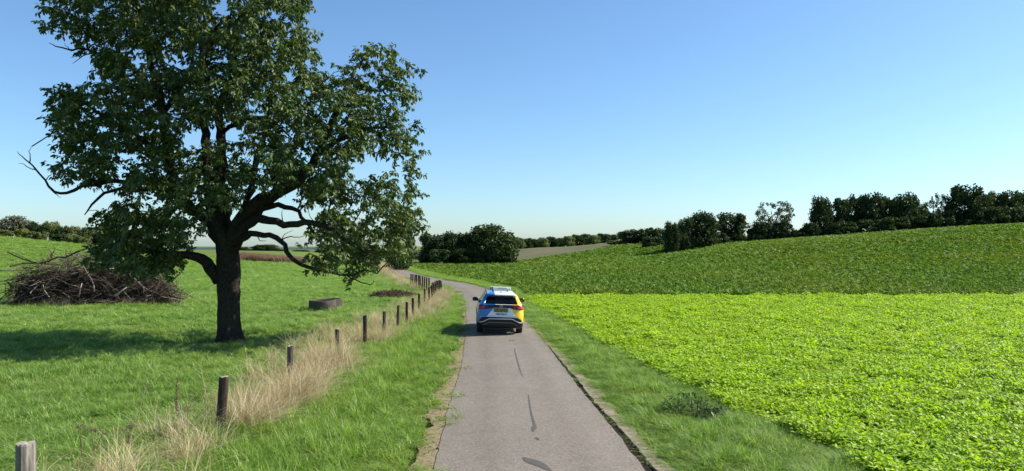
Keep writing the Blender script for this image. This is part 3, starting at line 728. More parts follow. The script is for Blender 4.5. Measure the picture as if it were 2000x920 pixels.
limb('branch', [(318, 200, .6), (295, 168, .3), (270, 148, .1), (240, 120, 0), (205, 110, -.1), (172, 98, -.2), (140, 97, -.3), (110, 90, -.3), (96, 84, -.3)], [.1, .09, .08, .065, .05, .04, .03, .02, .01])
limb('branch', [(235, 122, 0), (205, 112, -.3), (178, 103, -.5), (160, 110, -.5), (142, 124, -.5)], [.04, .035, .025, .018, .008], n=6)
limb('branch', [(345, 372, .6), (318, 352, .4), (285, 354, .2), (255, 360, 0), (225, 356, -.2), (190, 360, -.3), (160, 366, -.4), (130, 377, -.5), (104, 374, -.5), (88, 352, -.5), (72, 332, -.6), (58, 318, -.6), (44, 306, -.6), (34, 296, -.6)], [.12, .11, .1, .09, .08, .07, .06, .05, .045, .036, .03, .024, .016, .008])
limb('branch', [(340, 385, .5), (305, 366, .1), (270, 372, -.3), (235, 368, -.6), (205, 378, -.8), (180, 400, -.9), (165, 420, -1.0)], [.09, .08, .07, .06, .05, .035, .015])
limb('branch', [(330, 320, .7), (300, 290, .9), (262, 262, 1.0), (225, 240, 1.1), (185, 215, 1.1), (150, 195, 1.0)], [.11, .1, .085, .07, .05, .02])
limb('branch', [(356, 390, .5), (330, 420, .2), (300, 440, 0), (265, 455, -.2), (230, 470, -.3)], [.09, .08, .065, .045, .02])
limb('branch', [(470, 425, 0), (490, 370, .8), (500, 320, 1.4), (515, 270, 1.7), (540, 220, 1.9), (570, 170, 2.0)], [.13, .12, .1, .08, .06, .03])
for pts in ([(72, 332, -.6), (60, 330, -.6), (46, 321, -.6), (36, 319, -.6)], [(58, 318, -.6), (60, 306, -.6), (57, 296, -.55), (62, 286, -.55)], [(88, 352, -.5), (96, 345, -.5), (104, 338, -.5)], [(104, 374, -.5), (112, 381, -.5), (119, 386, -.5)],
            [(140, 97, -.3), (132, 92, -.3), (126, 84, -.3)], [(160, 110, -.5), (150, 108, -.5), (138, 112, -.5)], [(560, 490, -1.4), (552, 470, -1.2), (556, 458, -1.2), (572, 450, -1.2)], [(548, 470, -1.3), (566, 462, -1.3), (584, 464, -1.3), (600, 458, -1.3)],
            [(505, 428, -.6), (512, 400, -.6), (508, 385, -.6)], [(552, 439, -1.0), (550, 420, -1.0), (554, 408, -1.0)], [(500, 455, -.9), (508, 470, -.9), (520, 470, -.9)]):
    limb('branch', pts, list(np.linspace(.022, .006, len(pts))), n=5)
n_skel = len(nodes)

CIRC = np.array([(120,30,40),(180,30,60),(250,30,60),(320,30,60),(390,20,55),(480,25,50),(540,40,58),(580,60,38),(604,98,20),(200,85,42),(250,100,50),(320,100,60),(400,90,55),(470,90,60),(540,110,62),(590,130,35),
 (230,150,48),(300,160,58),(370,160,42),(450,160,58),(530,170,60),(590,170,42),(715,112,32),(752,104,30),(772,86,15),(740,140,50),(790,135,30),(700,160,45),(650,172,42),(620,170,35),
 (108,168,20),(140,192,40),(200,195,48),(180,240,60),(130,235,33),(260,220,60),(330,230,52),(400,220,40),(470,215,42),(540,230,52),(610,220,50),(680,210,55),(750,190,50),(790,180,25),
 (140,290,40),(200,290,58),(270,290,52),(340,300,36),(410,300,36),(470,280,34),(540,290,48),(610,270,45),(680,270,48),(740,256,42),(785,250,30),(802,238,16),
 (140,330,33),(200,325,42),(270,330,46),(340,360,46),(400,350,40),(430,390,42),(470,340,36),(530,325,48),(600,330,46),(650,330,38),(770,288,28),(795,300,24),(790,335,24),(808,372,20),(815,410,22),
 (230,405,32),(180,412,24),(280,405,46),(340,420,46),(392,425,24),(620,378,42),(680,370,45),(740,360,40),(790,366,26),(560,345,28),(220,435,38),(280,450,48),(340,460,36),(375,470,22),(240,482,38),(200,502,30),(300,500,34),(262,520,26),(318,518,22),(332,548,9),(352,500,20),
 (640,430,42),(700,430,55),(760,420,45),(800,430,30),(828,440,12),(650,480,42),(710,480,48),(760,475,40),(790,490,18),(682,520,26),(745,505,28),(622,505,26),(600,480,16),(590,520,12),(668,548,12),
 (150,-30,60),(250,-50,80),(360,-60,90),(470,-50,80),(560,-20,60),(420,-120,70),(320,-120,70)], float)
HOLE = np.array([(434,10,15),(268,108,10),(722,318,22),(698,326,13),(520,402,30),(552,418,28),(505,440,20),(580,455,24),(525,458,24),(606,412,10),(120,128,28),(92,128,28),(165,128,16),(400,262,11),(462,255,15),(278,302,9),(505,210,12),(484,300,10),
 (228,378,10),(172,390,16),(110,392,32),(140,392,14),(396,462,8),(480,400,14),(490,425,14),(268,100,10),(362,118,10),(452,240,10),(655,60,36),(645,100,24),(640,125,14),(420,480,18),(440,520,26),(448,560,40),(545,500,26),(540,385,12),(510,400,14),(575,372,8),(315,200,7),(350,215,8),(235,345,8),(300,375,8),(250,315,7),(585,300,8),(640,225,7),(500,330,8),(560,255,8),(690,395,8),(640,395,8)], float)
def inside(px, py, slack=0.0, hs=0.0):
    d = (CIRC[:, 2][None] + slack) - np.hypot(px[:, None] - CIRC[:, 0][None], py[:, None] - CIRC[:, 1][None]); dm = d.max(1)
    hh = (np.hypot(px[:, None] - HOLE[:, 0][None], py[:, None] - HOLE[:, 1][None]) - HOLE[:, 2][None] - hs).min(1)
    return (dm > 0) & (hh > 0), dm
def proj(P):
    return 1000 + F * P[:, 0] / P[:, 1], 480 + F * (CAM_H - P[:, 2]) / P[:, 1]
# cluster centres: spread out inside the crown volume
cand_px = RNG.uniform(70, 850, 60000); cand_py = RNG.uniform(-190, 560, 60000)
ok, _ = inside(cand_px, cand_py, -12, 9); cand_px, cand_py = cand_px[ok], cand_py[ok]
cx0 = np.interp(cand_py, [-190, 0, 250, 450, 560], [380, 380, 440, 470, 480]); hwid = np.interp(cand_py, [-190, -60, 60, 250, 450, 560], [120, 260, 340, 370, 380, 330])
rel = np.clip(1 - ((cand_px - cx0) / hwid) ** 2, 0.06, 1); D = 3.4 * np.sqrt(rel)
dyc = RNG.uniform(-1, 1, len(cand_px)) * D
C0 = np.stack([(cand_px - 1000) / F * (TY + dyc), TY + dyc, CAM_H + (480 - cand_py) / F * (TY + dyc)], 1)
C0 = C0[C0[:, 2] > 1.2]
nz = np.sin(C0[:, 0] * 2.3 + 1) * np.sin(C0[:, 1] * 2.1) * np.sin(C0[:, 2] * 2.6 + .5) + .6 * np.sin(C0[:, 0] * 4.7) * np.sin(C0[:, 2] * 4.3 + 2)
C0 = C0[nz > .02]
chosen = []
G = {}
for p in C0:
    key = tuple((p // .7).astype(int)); bad = False
    for a in (-1, 0, 1):
        for b in (-1, 0, 1):
            for c in (-1, 0, 1):
                for q in G.get((key[0] + a, key[1] + b, key[2] + c), ()):
                    if (q[0] - p[0]) ** 2 + (q[1] - p[1]) ** 2 + (q[2] - p[2]) ** 2 < .7 ** 2: bad = True
    if not bad: chosen.append(p); G.setdefault(key, []).append(p)
    if len(chosen) >= 640: break
CL = np.array(chosen)
# grow twigs from the nearest limb out to each cluster
NP = np.array(nodes); dist = np.array([np.min(np.linalg.norm(NP - c, axis=1)) for c in CL])
order = np.argsort(dist); nodes_a = [np.array(n) for n in nodes]
NPa = np.zeros((len(nodes) + len(CL) * 8, 3)); NPa[:len(nodes)] = NP; cnt = len(nodes)
par = list(parent); weight = [0] * len(nodes); ends = []
tipr = .9
for ci in order:
    c = CL[ci]; dv = NPa[:cnt] - c; dd = np.linalg.norm(dv, axis=1)
    dd = dd + .35 * np.clip(NPa[:cnt, 2] - c[2], 0, 2)         # prefer to grow upward and outward
    k = int(np.argmin(dd)); p0 = NPa[k].copy(); v = c - p0; ln = np.linalg.norm(v); ns = int(np.clip(ln / .25, 1, 7))
    bend = RNG.normal(0, .10, 3) * ln + np.array([0, 0, .10 * ln]); prev = k
    for i in range(1, ns + 1):
        t = i / ns; q = p0 + v * t + bend * (4 * t * (1 - t)) * .6 + (RNG.normal(0, .02, 3) if i < ns else 0)
        NPa[cnt] = q; par.append(prev); weight.append(0); prev = cnt; cnt += 1
    ends.append(prev)
for e in ends:
    k = e
    while k is not None and k >= n_skel: weight[k] += 1; k = par[k]
tw = MB()
children = {}
for k in range(n_skel, cnt): children.setdefault(par[k], []).append(k)
for k in range(n_skel, cnt):                    # chains: start where a twig leaves its parent
    p = par[k]
    if p >= n_skel and children[p][0] == k and children[p]: 
        if children[p].index(k) == 0 and p >= n_skel: continue
    chain = [p, k]
    while chain[-1] in children: chain.append(children[chain[-1]][0])
    rad = [max(.009, .010 * math.sqrt(max(1, weight[j] if j >= n_skel else weight[k]))) for j in chain]; rad[-1] = .005
    tw.tube([Vector(NPa[j]) - TO for j in chain], rad, 4, False)
o = tw.build('twigs', M['bark'], tree, smooth=True); o['kind'] = 'stuff'
# leaf sprigs
def sprig(name, n=15):
    t = np.linspace(.1, 1, n); pos = np.stack([t * .36, .02 * np.sin(t * 6), -.09 * t ** 2 + .0 * t], 1) + RNG.normal(0, .03, (n, 3))
    az = np.where(np.arange(n) % 2, 1, -1) * RNG.uniform(.4, 1.5, n) + RNG.normal(0, .2, n); el = -RNG.uniform(.1, 1.15, n)
    dirs = np.stack([np.cos(az) * np.cos(el), np.sin(az) * np.cos(el), np.sin(el)], 1)
    ups = np.stack([np.zeros(n), np.zeros(n), np.ones(n)], 1) + RNG.normal(0, .35, (n, 3))
    return proto(name, leaves_mesh(pos, dirs, ups, RNG.uniform(.12, .19, n), RNG.uniform(.05, .085, n), .12, name, M['tree_leaf']))
spr = [sprig('sprig_%s' % k) for k in 'abcdef']
per = 13
SP = np.repeat(CL, per, 0); SP = SP + np.clip(RNG.normal(0, 1, SP.shape), -1.7, 1.7) * np.array([.3, .3, .23])
px, py = proj(SP); ok, _ = inside(px, py, -4, 6); SP = SP[ok & (SP[:, 2] > .9)]
n = len(SP); outw = np.arctan2(SP[:, 1] - TY, SP[:, 0] - TO.x)
rot = np.stack([RNG.normal(0, .45, n), RNG.normal(.1, .45, n), outw + RNG.normal(0, 1.2, n)], 1)
s = RNG.uniform(.8, 1.25, n)
scatter('crown', SP - np.array(TO), rot, np.stack([s, s, s], 1), RNG.integers(0, 6, n), spr, None, 'stuff', tree)
print('tree clusters', len(CL), 'sprigs', n)

# ------------------------------------------------------------------ far trees: each one a thing with trunk and crown
def crown_mesh(name, kind, mat, seed):
    """unit-size crown (height 1, width 1): leaf tufts on lobes, with gaps between them"""
    rng = np.random.default_rng(seed); lob = []
    spec = {'round': (60, .18, .86, .40, .11, .18), 'tall': (56, .24, .88, .39, .10, .16), 'dense': (90, .05, .85, .39, .13, .18), 'bush': (44, .08, .78, .4, .13, .2), 'airy': (110, .14, .93, .45, .045, .085)}[kind]
    for _ in range(spec[0]):
        a = rng.uniform(0, 6.283); z = rng.uniform(spec[1], spec[2]); zm = {'round': .5, 'tall': .56, 'dense': .36, 'bush': .25, 'airy': .52}[kind]
        q = (z - zm) / ((1.02 - zm) if z > zm else (zm - spec[1] + .12)); r = spec[3] * max(.08, 1 - abs(q) ** 2.0) ** .55 * rng.uniform(.25, 1) ** .6
        lob.append((r * math.cos(a), r * math.sin(a), z, rng.uniform(spec[4], spec[5])))
    npl = {'round': 85, 'tall': 80, 'dense': 90, 'bush': 80, 'airy': 34}[kind]; size = {'round': .036, 'tall': .034, 'dense': .032, 'bush': .05, 'airy': .022}[kind]
    P = []; Nn = []
    for (lx, ly, lz, lr) in lob:
        d = rng.normal(0, 1, (npl, 3)); d /= np.linalg.norm(d, axis=1)[:, None]; rr = lr * rng.uniform(.4, 1.0, npl)[:, None]
        P.append(np.array([lx, ly, lz]) + d * rr); Nn.append(d + rng.normal(0, .55, d.shape))
    P = np.concatenate(P); Nn = np.concatenate(Nn); Nn /= np.linalg.norm(Nn, axis=1)[:, None]
    P[:, 2] = np.maximum(P[:, 2], .01)
    u = np.cross(Nn, rng.normal(0, 1, Nn.shape)); u /= np.linalg.norm(u, axis=1)[:, None]; v = np.cross(Nn, u)
    s = size * rng.uniform(.5, 1.25, len(P))[:, None]
    V = np.stack([P - u * s, P - v * s * .6 + Nn * s * .2, P + u * s, P + v * s * .6 - Nn * s * .15], 1).reshape(-1, 3); b = (np.arange(len(P)) * 4)[:, None]
    return np_mesh(name, V, quads=b + np.array([[0, 1, 2, 3]]), mat=mat)
def trunk_mesh(name, kind, seed):
    rng = random.Random(seed); mb = MB(); th = {'round': .5, 'tall': .62, 'dense': .45, 'bush': .3, 'airy': .5}[kind]
    mb.tube([(0, 0, -.05), (.01, 0, .15), (rng.uniform(-.02, .02), rng.uniform(-.02, .02), th)], [.026, .02, .012], 6)
    for _ in range(16 if kind == 'airy' else 8):
        z0 = rng.uniform(.12, th * .9) if kind != 'bush' else .03; a = rng.uniform(0, 6.283); r1 = rng.uniform(.15, .36); z1 = min(.9, z0 + rng.uniform(.2, .5))
        mb.tube([(0, 0, z0), (r1 * .45 * math.cos(a), r1 * .45 * math.sin(a), z0 + (z1 - z0) * .5), (r1 * math.cos(a), r1 * math.sin(a), z1)], [.011, .007, .003], 4)
    return mb.mesh(name, M['far_bark'])
KINDS = {}
def kind_meshes(kind, matn, var):
    k = (kind, matn, var)
    if k not in KINDS: KINDS[k] = (crown_mesh('crown', kind, M[matn], 100 + len(KINDS) * 7), trunk_mesh('trunk', kind, 50 + len(KINDS)))
    return KINDS[k]
_tc = [0]
def far_tree(px, wpx, top, Y, kind, matn, label, name='tree', cat='tree', group=None, base=None, depth=None):
    x = (px - 1000) / F * Y; zb = tz(x, Y) if base is None else CAM_H + (480 - base) / F * Y
    H = CAM_H + (480 - top) / F * Y - zb; Wd = wpx / F * Y * (1.3 if kind in ('tall', 'round') else 1.16)
    _tc[0] += 1; cm, tm = kind_meshes(kind, matn, _tc[0] % 3)
    t = empty(name, (x, Y, zb), (0, 0, random.uniform(0, 6.283)))
    c = link('crown' if cat == 'tree' else 'foliage', cm, t); c.scale = (Wd, Wd if depth is None else depth, H)
    k = link('trunk' if cat == 'tree' else 'stem', tm, t); k.scale = (Wd, Wd, H)
    tag(t, label, cat, group); return t
ORD = ['first', 'second', 'third', 'fourth', 'fifth', 'sixth', 'seventh', 'eighth', 'ninth', 'tenth', 'eleventh', 'twelfth', 'thirteenth', 'fourteenth', 'fifteenth', 'sixteenth']
g1 = 'trees along the hilltop on the right'
far_tree(1512, 74, 391, 163, 'airy', 'far_leaf_grey', 'grey thin-leaved twiggy tree standing alone on the hill crest', group=g1)
far_tree(1484, 44, 428, 160, 'bush', 'far_leaf', 'dark round bush at the left foot of the grey twiggy tree', 'bush', 'bush')
far_tree(1528, 40, 425, 161, 'bush', 'far_leaf', 'dark bush at the right foot of the grey twiggy tree', 'bush', 'bush')
far_tree(1556, 34, 446, 160, 'bush', 'far_leaf', 'low dark bush filling the gap left of the tall hilltop row', 'bush', 'bush')
far_tree(1580, 34, 430, 160, 'bush', 'far_leaf', 'dark bush leaning on the first tall tree of the hilltop row', 'bush', 'bush')
far_tree(1603, 42, 379, 163, 'dense', 'far_leaf', 'tall narrow dense tree at the left end of the hilltop row', group=g1)
for i, (px, w, top, k, m) in enumerate([(1638, 44, 384, 'tall', 'far_leaf'), (1670, 40, 379, 'tall', 'far_leaf'), (1702, 48, 374, 'tall', 'far_leaf'), (1740, 46, 380, 'round', 'far_leaf'), (1768, 50, 374, 'round', 'far_leaf'), (1796, 34, 394, 'round', 'far_leaf_light')]):
    far_tree(px, w, top, 165 + (i % 2) * 3, k, m, '%s tree of the tall hilltop row counted from its narrow left-end tree' % ORD[i + 1], group=g1)
for i, (px, w, top) in enumerate([(1625, 40, 432), (1655, 44, 428), (1690, 44, 424), (1726, 44, 420), (1760, 40, 418), (1795, 40, 418), (1822, 44, 410), (1848, 40, 404), (1880, 36, 425), (1915, 44, 402), (1945, 44, 396), (1975, 40, 398), (2005, 44, 395)]):
    far_tree(px, w, top, 161, 'bush', 'far_leaf', '%s dark bush from the left in the undergrowth below the hilltop row' % ORD[i], 'bush', 'bush', 'bushes under the hilltop row')
far_tree(1836, 40, 375, 166, 'airy', 'far_leaf', 'open-crowned tree just left of the tallest hilltop tree', group=g1)
far_tree(1886, 66, 358, 164, 'tall', 'far_leaf', 'tallest hilltop tree with bare trunk and sky showing beneath its crown', group=g1)
for i, (px, w, top) in enumerate([(1920, 34, 376), (1945, 40, 371), (1972, 40, 370), (2000, 50, 366), (2035, 50, 368), (2070, 50, 366)]):
    far_tree(px, w, top, 166 + (i % 2) * 3, 'round' if i % 2 else 'tall', 'far_leaf', '%s tree to the right of the tallest hilltop tree' % ORD[i], group=g1)
g2 = 'trees and bushes in the middle of the hill crest'
for (px, w, top, Y, k, m, lb, nm, ct) in [
    (1205, 40, 468, 205, 'bush', 'far_leaf_light', 'low trimmed hedge bush at the left end of the crest thicket', 'bush', 'bush'),
    (1230, 42, 447, 200, 'round', 'far_leaf', 'small dark tree above the low trimmed hedge', 'tree', 'tree'),
    (1263, 36, 442, 198, 'round', 'far_leaf', 'round-topped tree behind the low black bush', 'tree', 'tree'),
    (1274, 42, 459, 172, 'bush', 'far_leaf', 'low black rounded bush standing forward of the thicket', 'bush', 'bush'),
    (1290, 30, 444, 196, 'round', 'far_leaf', 'medium tree left of the big rounded clump', 'tree', 'tree'),
    (1312, 36, 430, 153, 'dense', 'far_leaf', 'stepped lower left tree of the big rounded clump', 'tree', 'tree'),
    (1338, 44, 422, 155, 'dense', 'far_leaf', 'middle tree of the big rounded clump', 'tree', 'tree'),
    (1374, 62, 412, 157, 'dense', 'far_leaf', 'broad domed top tree of the big rounded clump', 'tree', 'tree'),
    (1428, 60, 413, 171, 'tall', 'far_leaf', 'leaning tree with visible trunk right of the rounded clump', 'tree', 'tree'),
    (1404, 34, 452, 160, 'bush', 'far_leaf', 'bush between the rounded clump and the leaning tree', 'bush', 'bush'),
    (1440, 34, 456, 168, 'bush', 'far_leaf', 'bush beneath the leaning tree', 'bush', 'bush'),
    (1462, 24, 457, 168, 'bush', 'far_leaf_yellow', 'small yellowish bush between leaning tree and grey twiggy tree', 'bush', 'bush')]:
    far_tree(px, w, top, Y, k, m, lb, nm, ct, g2)
g3 = 'dark clump beyond the end of the beet field'
for (px, w, top, Y, k, lb) in [(845, 62, 453, 127, 'dense', 'leftmost tree of the dark clump where the lane disappears'), (882, 60, 451, 128, 'dense', 'second tree of the dark clump where the lane disappears'),
                               (914, 56, 450, 128, 'dense', 'third tree of the dark clump just left of its big dome'), (962, 98, 434, 126, 'dense', 'big domed tree at the right end of the dark clump')]:
    far_tree(px, w, top, Y, k, 'far_leaf', lb, group=g3)
for (px, w, top, lb) in [(860, 50, 482, 'bush at the left foot of the dark clump'), (905, 50, 480, 'bush at the middle foot of the dark clump'), (945, 44, 482, 'bush under the left half of the domed tree'), (990, 34, 488, 'small bush at the right foot of the domed tree')]:
    far_tree(px, w, top, 123, 'bush', 'far_leaf', lb, 'bush', 'bush', g3)
g4 = 'distant wood behind the stubble field'
tops = [462, 464, 466, 463, 461, 464, 460, 457, 456, 458, 455, 457]
for i, tpy in enumerate(tops):
    far_tree(1012 + i * 16.5, 27, tpy, 262 + (i % 3) * 5, 'dense', 'far_leaf' if i % 3 else 'far_leaf_light', '%s tree from the left in the distant wood behind the stubble field' % ORD[i], group=g4)
g5 = 'hedgerow trees at the far left edge of the meadow'
for (px, w, top, k, m, lb) in [(-16, 40, 430, 'round', 'far_leaf_light', 'green tree cut by the left edge of the picture in the far hedgerow'), (24, 46, 420, 'tall', 'far_leaf_grey', 'tall grey-green airy tree of the far left hedgerow'), (51, 24, 428, 'tall', 'far_leaf_grey', 'slim greyish tree right of the tall airy hedgerow tree'),
                               (77, 28, 430, 'round', 'far_leaf', 'dark green round tree of the far left hedgerow'), (101, 28, 431, 'round', 'far_leaf_light', 'green tree right beside the dark round hedgerow tree'), (123, 26, 440, 'dense', 'far_leaf', 'low dense tree in the middle of the far left hedgerow'),
                               (146, 28, 440, 'dense', 'far_leaf_light', 'pale green dense tree in the middle of the far left hedgerow'), (175, 40, 441, 'dense', 'far_leaf_light', 'broad green tree above the brush pile in the far hedgerow'), (210, 44, 447, 'dense', 'far_leaf', 'hedgerow tree partly behind the left leaves of the big tree'), (250, 44, 455, 'dense', 'far_leaf_light', 'hedgerow tree behind the low left branch of the big tree'),
                               (292, 40, 462, 'dense', 'far_leaf', 'last hedgerow tree before the big trunk')]:
    far_tree(px, w, top, 143, k, m, lb, group=g5)
for (px, w, top, m, lb) in [(5, 36, 445, 'far_leaf_light', 'pale bush under the left-edge hedgerow tree'), (42, 24, 443, 'far_leaf_yellow', 'yellow-green bush below the tall airy hedgerow tree'), (62, 24, 450, 'far_leaf_light', 'pale bush left of the dark round hedgerow tree'), (80, 22, 450, 'far_leaf_light', 'pale bush below the dark round hedgerow tree'), (112, 30, 455, 'far_leaf', 'dark low bush in the middle of the far hedgerow'), (138, 28, 454, 'far_leaf_light', 'pale bush in the middle of the far hedgerow'), (163, 28, 457, 'far_leaf_light', 'pale bush below the broad green hedgerow tree')]:
    far_tree(px, w, top, 139, 'bush', m, lb, 'bush', 'bush', g5)
g6 = 'distant trees behind the big trunk'
for (px, w, top, k, lb) in [(476, 20, 482, 'dense', 'distant tree just right of the big trunk'), (491, 18, 487, 'dense', 'low distant tree left of the distant dome'), (519, 54, 477, 'dense', 'broad dark dome-shaped distant tree seen under the branches'), (548, 22, 487, 'dense', 'low distant tree right of the distant dome'), (588, 36, 488, 'dense', 'distant tree behind the drooping branch tip'), (628, 30, 487, 'dense', 'rightmost distant tree seen below the drooping leaves')]:
    far_tree(px, w, top, 330, k, 'far_leaf', lb, group=g6)
far_tree(781, 52, 404, 100, 'dense', 'far_leaf', 'dark tree on the fence line half hidden by the big tree', depth=4.5)
far_tree(812, 22, 486, 210, 'bush', 'far_leaf_grey', 'small brownish bush left of the dark clump', 'bush', 'bush')
far_tree(856, 16, 543, 50.5, 'bush', 'far_leaf', 'small dark bramble bush at the bend of the fence', 'bush', 'bush')
far_tree(846, 13, 549, 49.5, 'bush', 'far_leaf', 'low bramble bush left of the fence bend', 'bush', 'bush')

# distant ridge beyond everything
def ridge(name, Y, x0, x1, py_top, mat, label, seed):
    rng = np.random.default_rng(seed); n = 160; xs = np.linspace(x0, x1, n); k = np.convolve(rng.normal(0, 1, n + 24), np.ones(25) / 8, 'valid')
    px_ = 1000 + F * xs / Y; zt = CAM_H + (480 - np.interp(px_, *py_top) + .8 * k + .5 * rng.normal(0, 1, n)) / F * Y
    rows = [(Y - 260, 0), (Y - 120, .55), (Y - 40, .92), (Y, 1), (Y + 150, .7), (Y + 400, 0)]
    Xg = np.repeat(xs[None], len(rows), 0); Yg_ = np.array([np.full(n, r[0]) for r in rows]); Zg = np.array([-6 + (zt + 6) * r[1] for r in rows])
    i = np.arange(n * len(rows)).reshape(len(rows), n)
    q = np.stack([i[:-1, :-1], i[:-1, 1:], i[1:, 1:], i[1:, :-1]], -1).reshape(-1, 4)
    o = link(name, np_mesh(name, np.stack([Xg, Yg_, Zg], -1).reshape(-1, 3), quads=q, mat=mat, smooth=False)); tag(o, label, kind='structure')
ridge('hills', 1500, -1500, 1500, ([0, 450, 540, 650, 800, 830, 1400], [484, 484, 485, 484.5, 486, 488, 486]), M['hill'], 'low wooded ridge on the horizon', 5)
ridge('hills', 2600, -2600, 2600, ([0, 600, 760, 800, 830, 1400], [483, 483, 485, 484, 485, 484]), M['hill'], 'farther bluish ridge on the horizon', 9)

# ------------------------------------------------------------------ fence posts
def post(px, top, lean, rad, mat, label, H=1.1, weathered=False):
    Y = (CAM_H - H) * F / (top - 480.0); x = (px - 1000) / F * Y; z = tz(x, Y)
    t = tag(empty('fence_post', (x, Y, z)), label, 'fence post', 'wooden posts of the meadow fence')
    n = 14; V, Fc = [], []; a = random.uniform(-.015, .015)
    hs = [-.25, 0, .2, .45, .7, .9, H - .02, H]
    for i, h in enumerate(hs):
        r = rad * (1.02 - .06 * h) * (.93 if i == len(hs) - 1 else 1); ox = lean * h; oy = a * h
        for k in range(n):
            tt = 2 * math.pi * k / n; rr = r * (1 + .05 * math.sin(3 * tt + px) + random.uniform(-.03, .03))
            if k == 4: rr *= .8                     # drying crack down the side
            V.append((ox + rr * math.cos(tt), oy + rr * math.sin(tt), h + (random.uniform(-.012, .012) if i == len(hs) - 1 else 0)))
    for i in range(len(hs) - 1):
        for k in range(n): Fc.append((i * n + k, i * n + (k + 1) % n, (i + 1) * n + (k + 1) % n, (i + 1) * n + k))
    MB().add(V, Fc).build('shaft', mat, t, smooth=False)
    m = (len(hs) - 1) * n; cap = V[m:m + n]; cx = sum(p[0] for p in cap) / n; cy = sum(p[1] for p in cap) / n
    MB().add(cap + [(cx, cy, H + .006)], [(k, (k + 1) % n, n) for k in range(n)]).build('cut_end', M['post_end'], t)
    return t
post(50, 870, .0, .105, M['post_grey'], 'pale weathered round fence post with cracked top, in the near corner of the meadow', weathered=True)
post(430, 737, .06, .082, M['post_dark'], 'dark brown leaning fence post at the edge of the blond grass')
post(567, 676, .0, .07, M['post_mid'], 'greyish fence post sunk in the tallest blond grass')
post(658.5, 642, .0, .06, M['post_dark'], 'dark straight fence post beside the dense dry tuft')
post(713.5, 616, -.01, .068, M['post_dark'], 'thick dark fence post standing clear in thin grass')
post(750, 608, .01, .062, M['post_mid'], 'grey-green fence post right after the thick dark one')
post(776, 595, .04, .058, M['post_mid'], 'fence post leaning slightly right, third after the dense dry tuft')
post(794.5, 589, .0, .055, M['post_dark'], 'dark fence post in front of the low weed heap, nearest of four')
post(806.4, 581.5, .0, .06, M['post_dark'], 'dark fence post in front of the low weed heap, second of four')
post(818.6, 574, .0, .06, M['post_dark'], 'dark fence post in front of the low weed heap, third of four')
post(829.6, 563, .0, .055, M['post_dark'], 'dark fence post at the right end of the low weed heap')
for i, (px, tpy) in enumerate([(838, 560.5), (844, 557.5), (848, 554), (851, 551), (854.5, 547.5), (858, 546)]):
    post(px, tpy, random.uniform(-.02, .02), .06, M['post_dark'], '%s dark post of the tight cluster before the fence bend' % ORD[i])
for i, (px, tpy) in enumerate([(838, 542.3), (833.4, 541.4), (828.9, 540.5), (825, 539.6), (821, 538.8), (817.8, 538), (813.7, 537.2), (810.5, 536.4), (806.4, 535.4), (803, 534.6)]):
    post(px, tpy, random.uniform(-.02, .02), .06, M['post_dark'], '%s small post after the fence bend, pale lane seen between' % ORD[i])

# ------------------------------------------------------------------ concrete rings
def ring(px, basepy, wpx, hpx, label, sub=0):
    Y = 4760.0 / (basepy - 480.0); k = F / Y; r = wpx / k / 2; h = hpx / k; x = (px - 1000) / F * (Y + r)
    t = tag(empty('concrete_ring', (x, Y + r, tz(x, Y + r) - .02)), label, 'concrete ring', 'concrete rings lying in the meadow')
    MB().lathe([(r - .09, 0), (r, 0), (r, h * .5), (r, h - .02), (r - .02, h), (r - .08, h), (r - .1, h - .02), (r - .1, .02), (r - .09, 0)], 40).build('wall', M['concrete'], t, smooth=False)
    MB().lathe([(.0, .06), (r - .11, .05)], 24).build('soil_fill', M['dark_soil_shade'], t)
ring(630, 609, 53, 22, 'nearer concrete ring at the left, dark inside, lying in the meadow')
ring(648, 603.5, 40, 20, 'farther concrete ring touching the other ring from behind on its right')

# ------------------------------------------------------------------ brush pile
def stick_mesh(name, seed, mat, Lm=1.0, r=.02, crooked=.12, forks=2):
    rg = random.Random(seed); mb = MB(); pts = [Vector((0, 0, 0))]; d = Vector((1, 0, 0))
    for i in range(6):
        d = (d + Vector((0, rg.gauss(0, crooked), rg.gauss(0, crooked)))).normalized(); pts.append(pts[-1] + d * Lm / 6)
    mb.tube(pts, [r * (1 - .13 * i) for i in range(7)], 5)
    for _ in range(forks):
        i = rg.randint(1, 4); e = pts[i] + (d + Vector((rg.uniform(-.2, .4), rg.uniform(-.9, .9), rg.uniform(-.9, .9)))).normalized() * rg.uniform(.2, .45) * Lm
        mid = (pts[i] + e) / 2 + Vector((0, rg.gauss(0, .03), rg.gauss(0, .03))); mb.tube([pts[i], mid, e], [r * .55, r * .4, r * .15], 4, False)
    return mb.mesh(name, mat, True)
def pile_height(u):   # outline of the heap: u from 0 (left) to 1 (right)
    return np.interp(u, [0, .06, .2, .4, .6, .75, .88, 1.0], [.4, 1.9, 2.5, 2.9, 2.95, 2.65, 2.1, .3])
BPY = 41.6
bx0, bx1 = at(18, 0, BPY).x, at(358, 0, BPY).x
bpile = empty('brush_pile', ((bx0 + bx1) / 2, BPY, tz((bx0 + bx1) / 2, BPY)))
tag(bpile, 'large heap of dead grey-brown branches and twigs in the meadow', 'brush pile')
BO = Vector(bpile.location)
smesh = [stick_mesh('branch', 200 + i, M['stick'] if i % 3 else M['stick_grey'], 1.0, .011 + .004 * (i % 4), .16, 2 + i % 3) for i in range(12)]
pale = [stick_mesh('branch', 300 + i, M['stick_pale'], 1.0, .02, .06, 1) for i in range(2)]
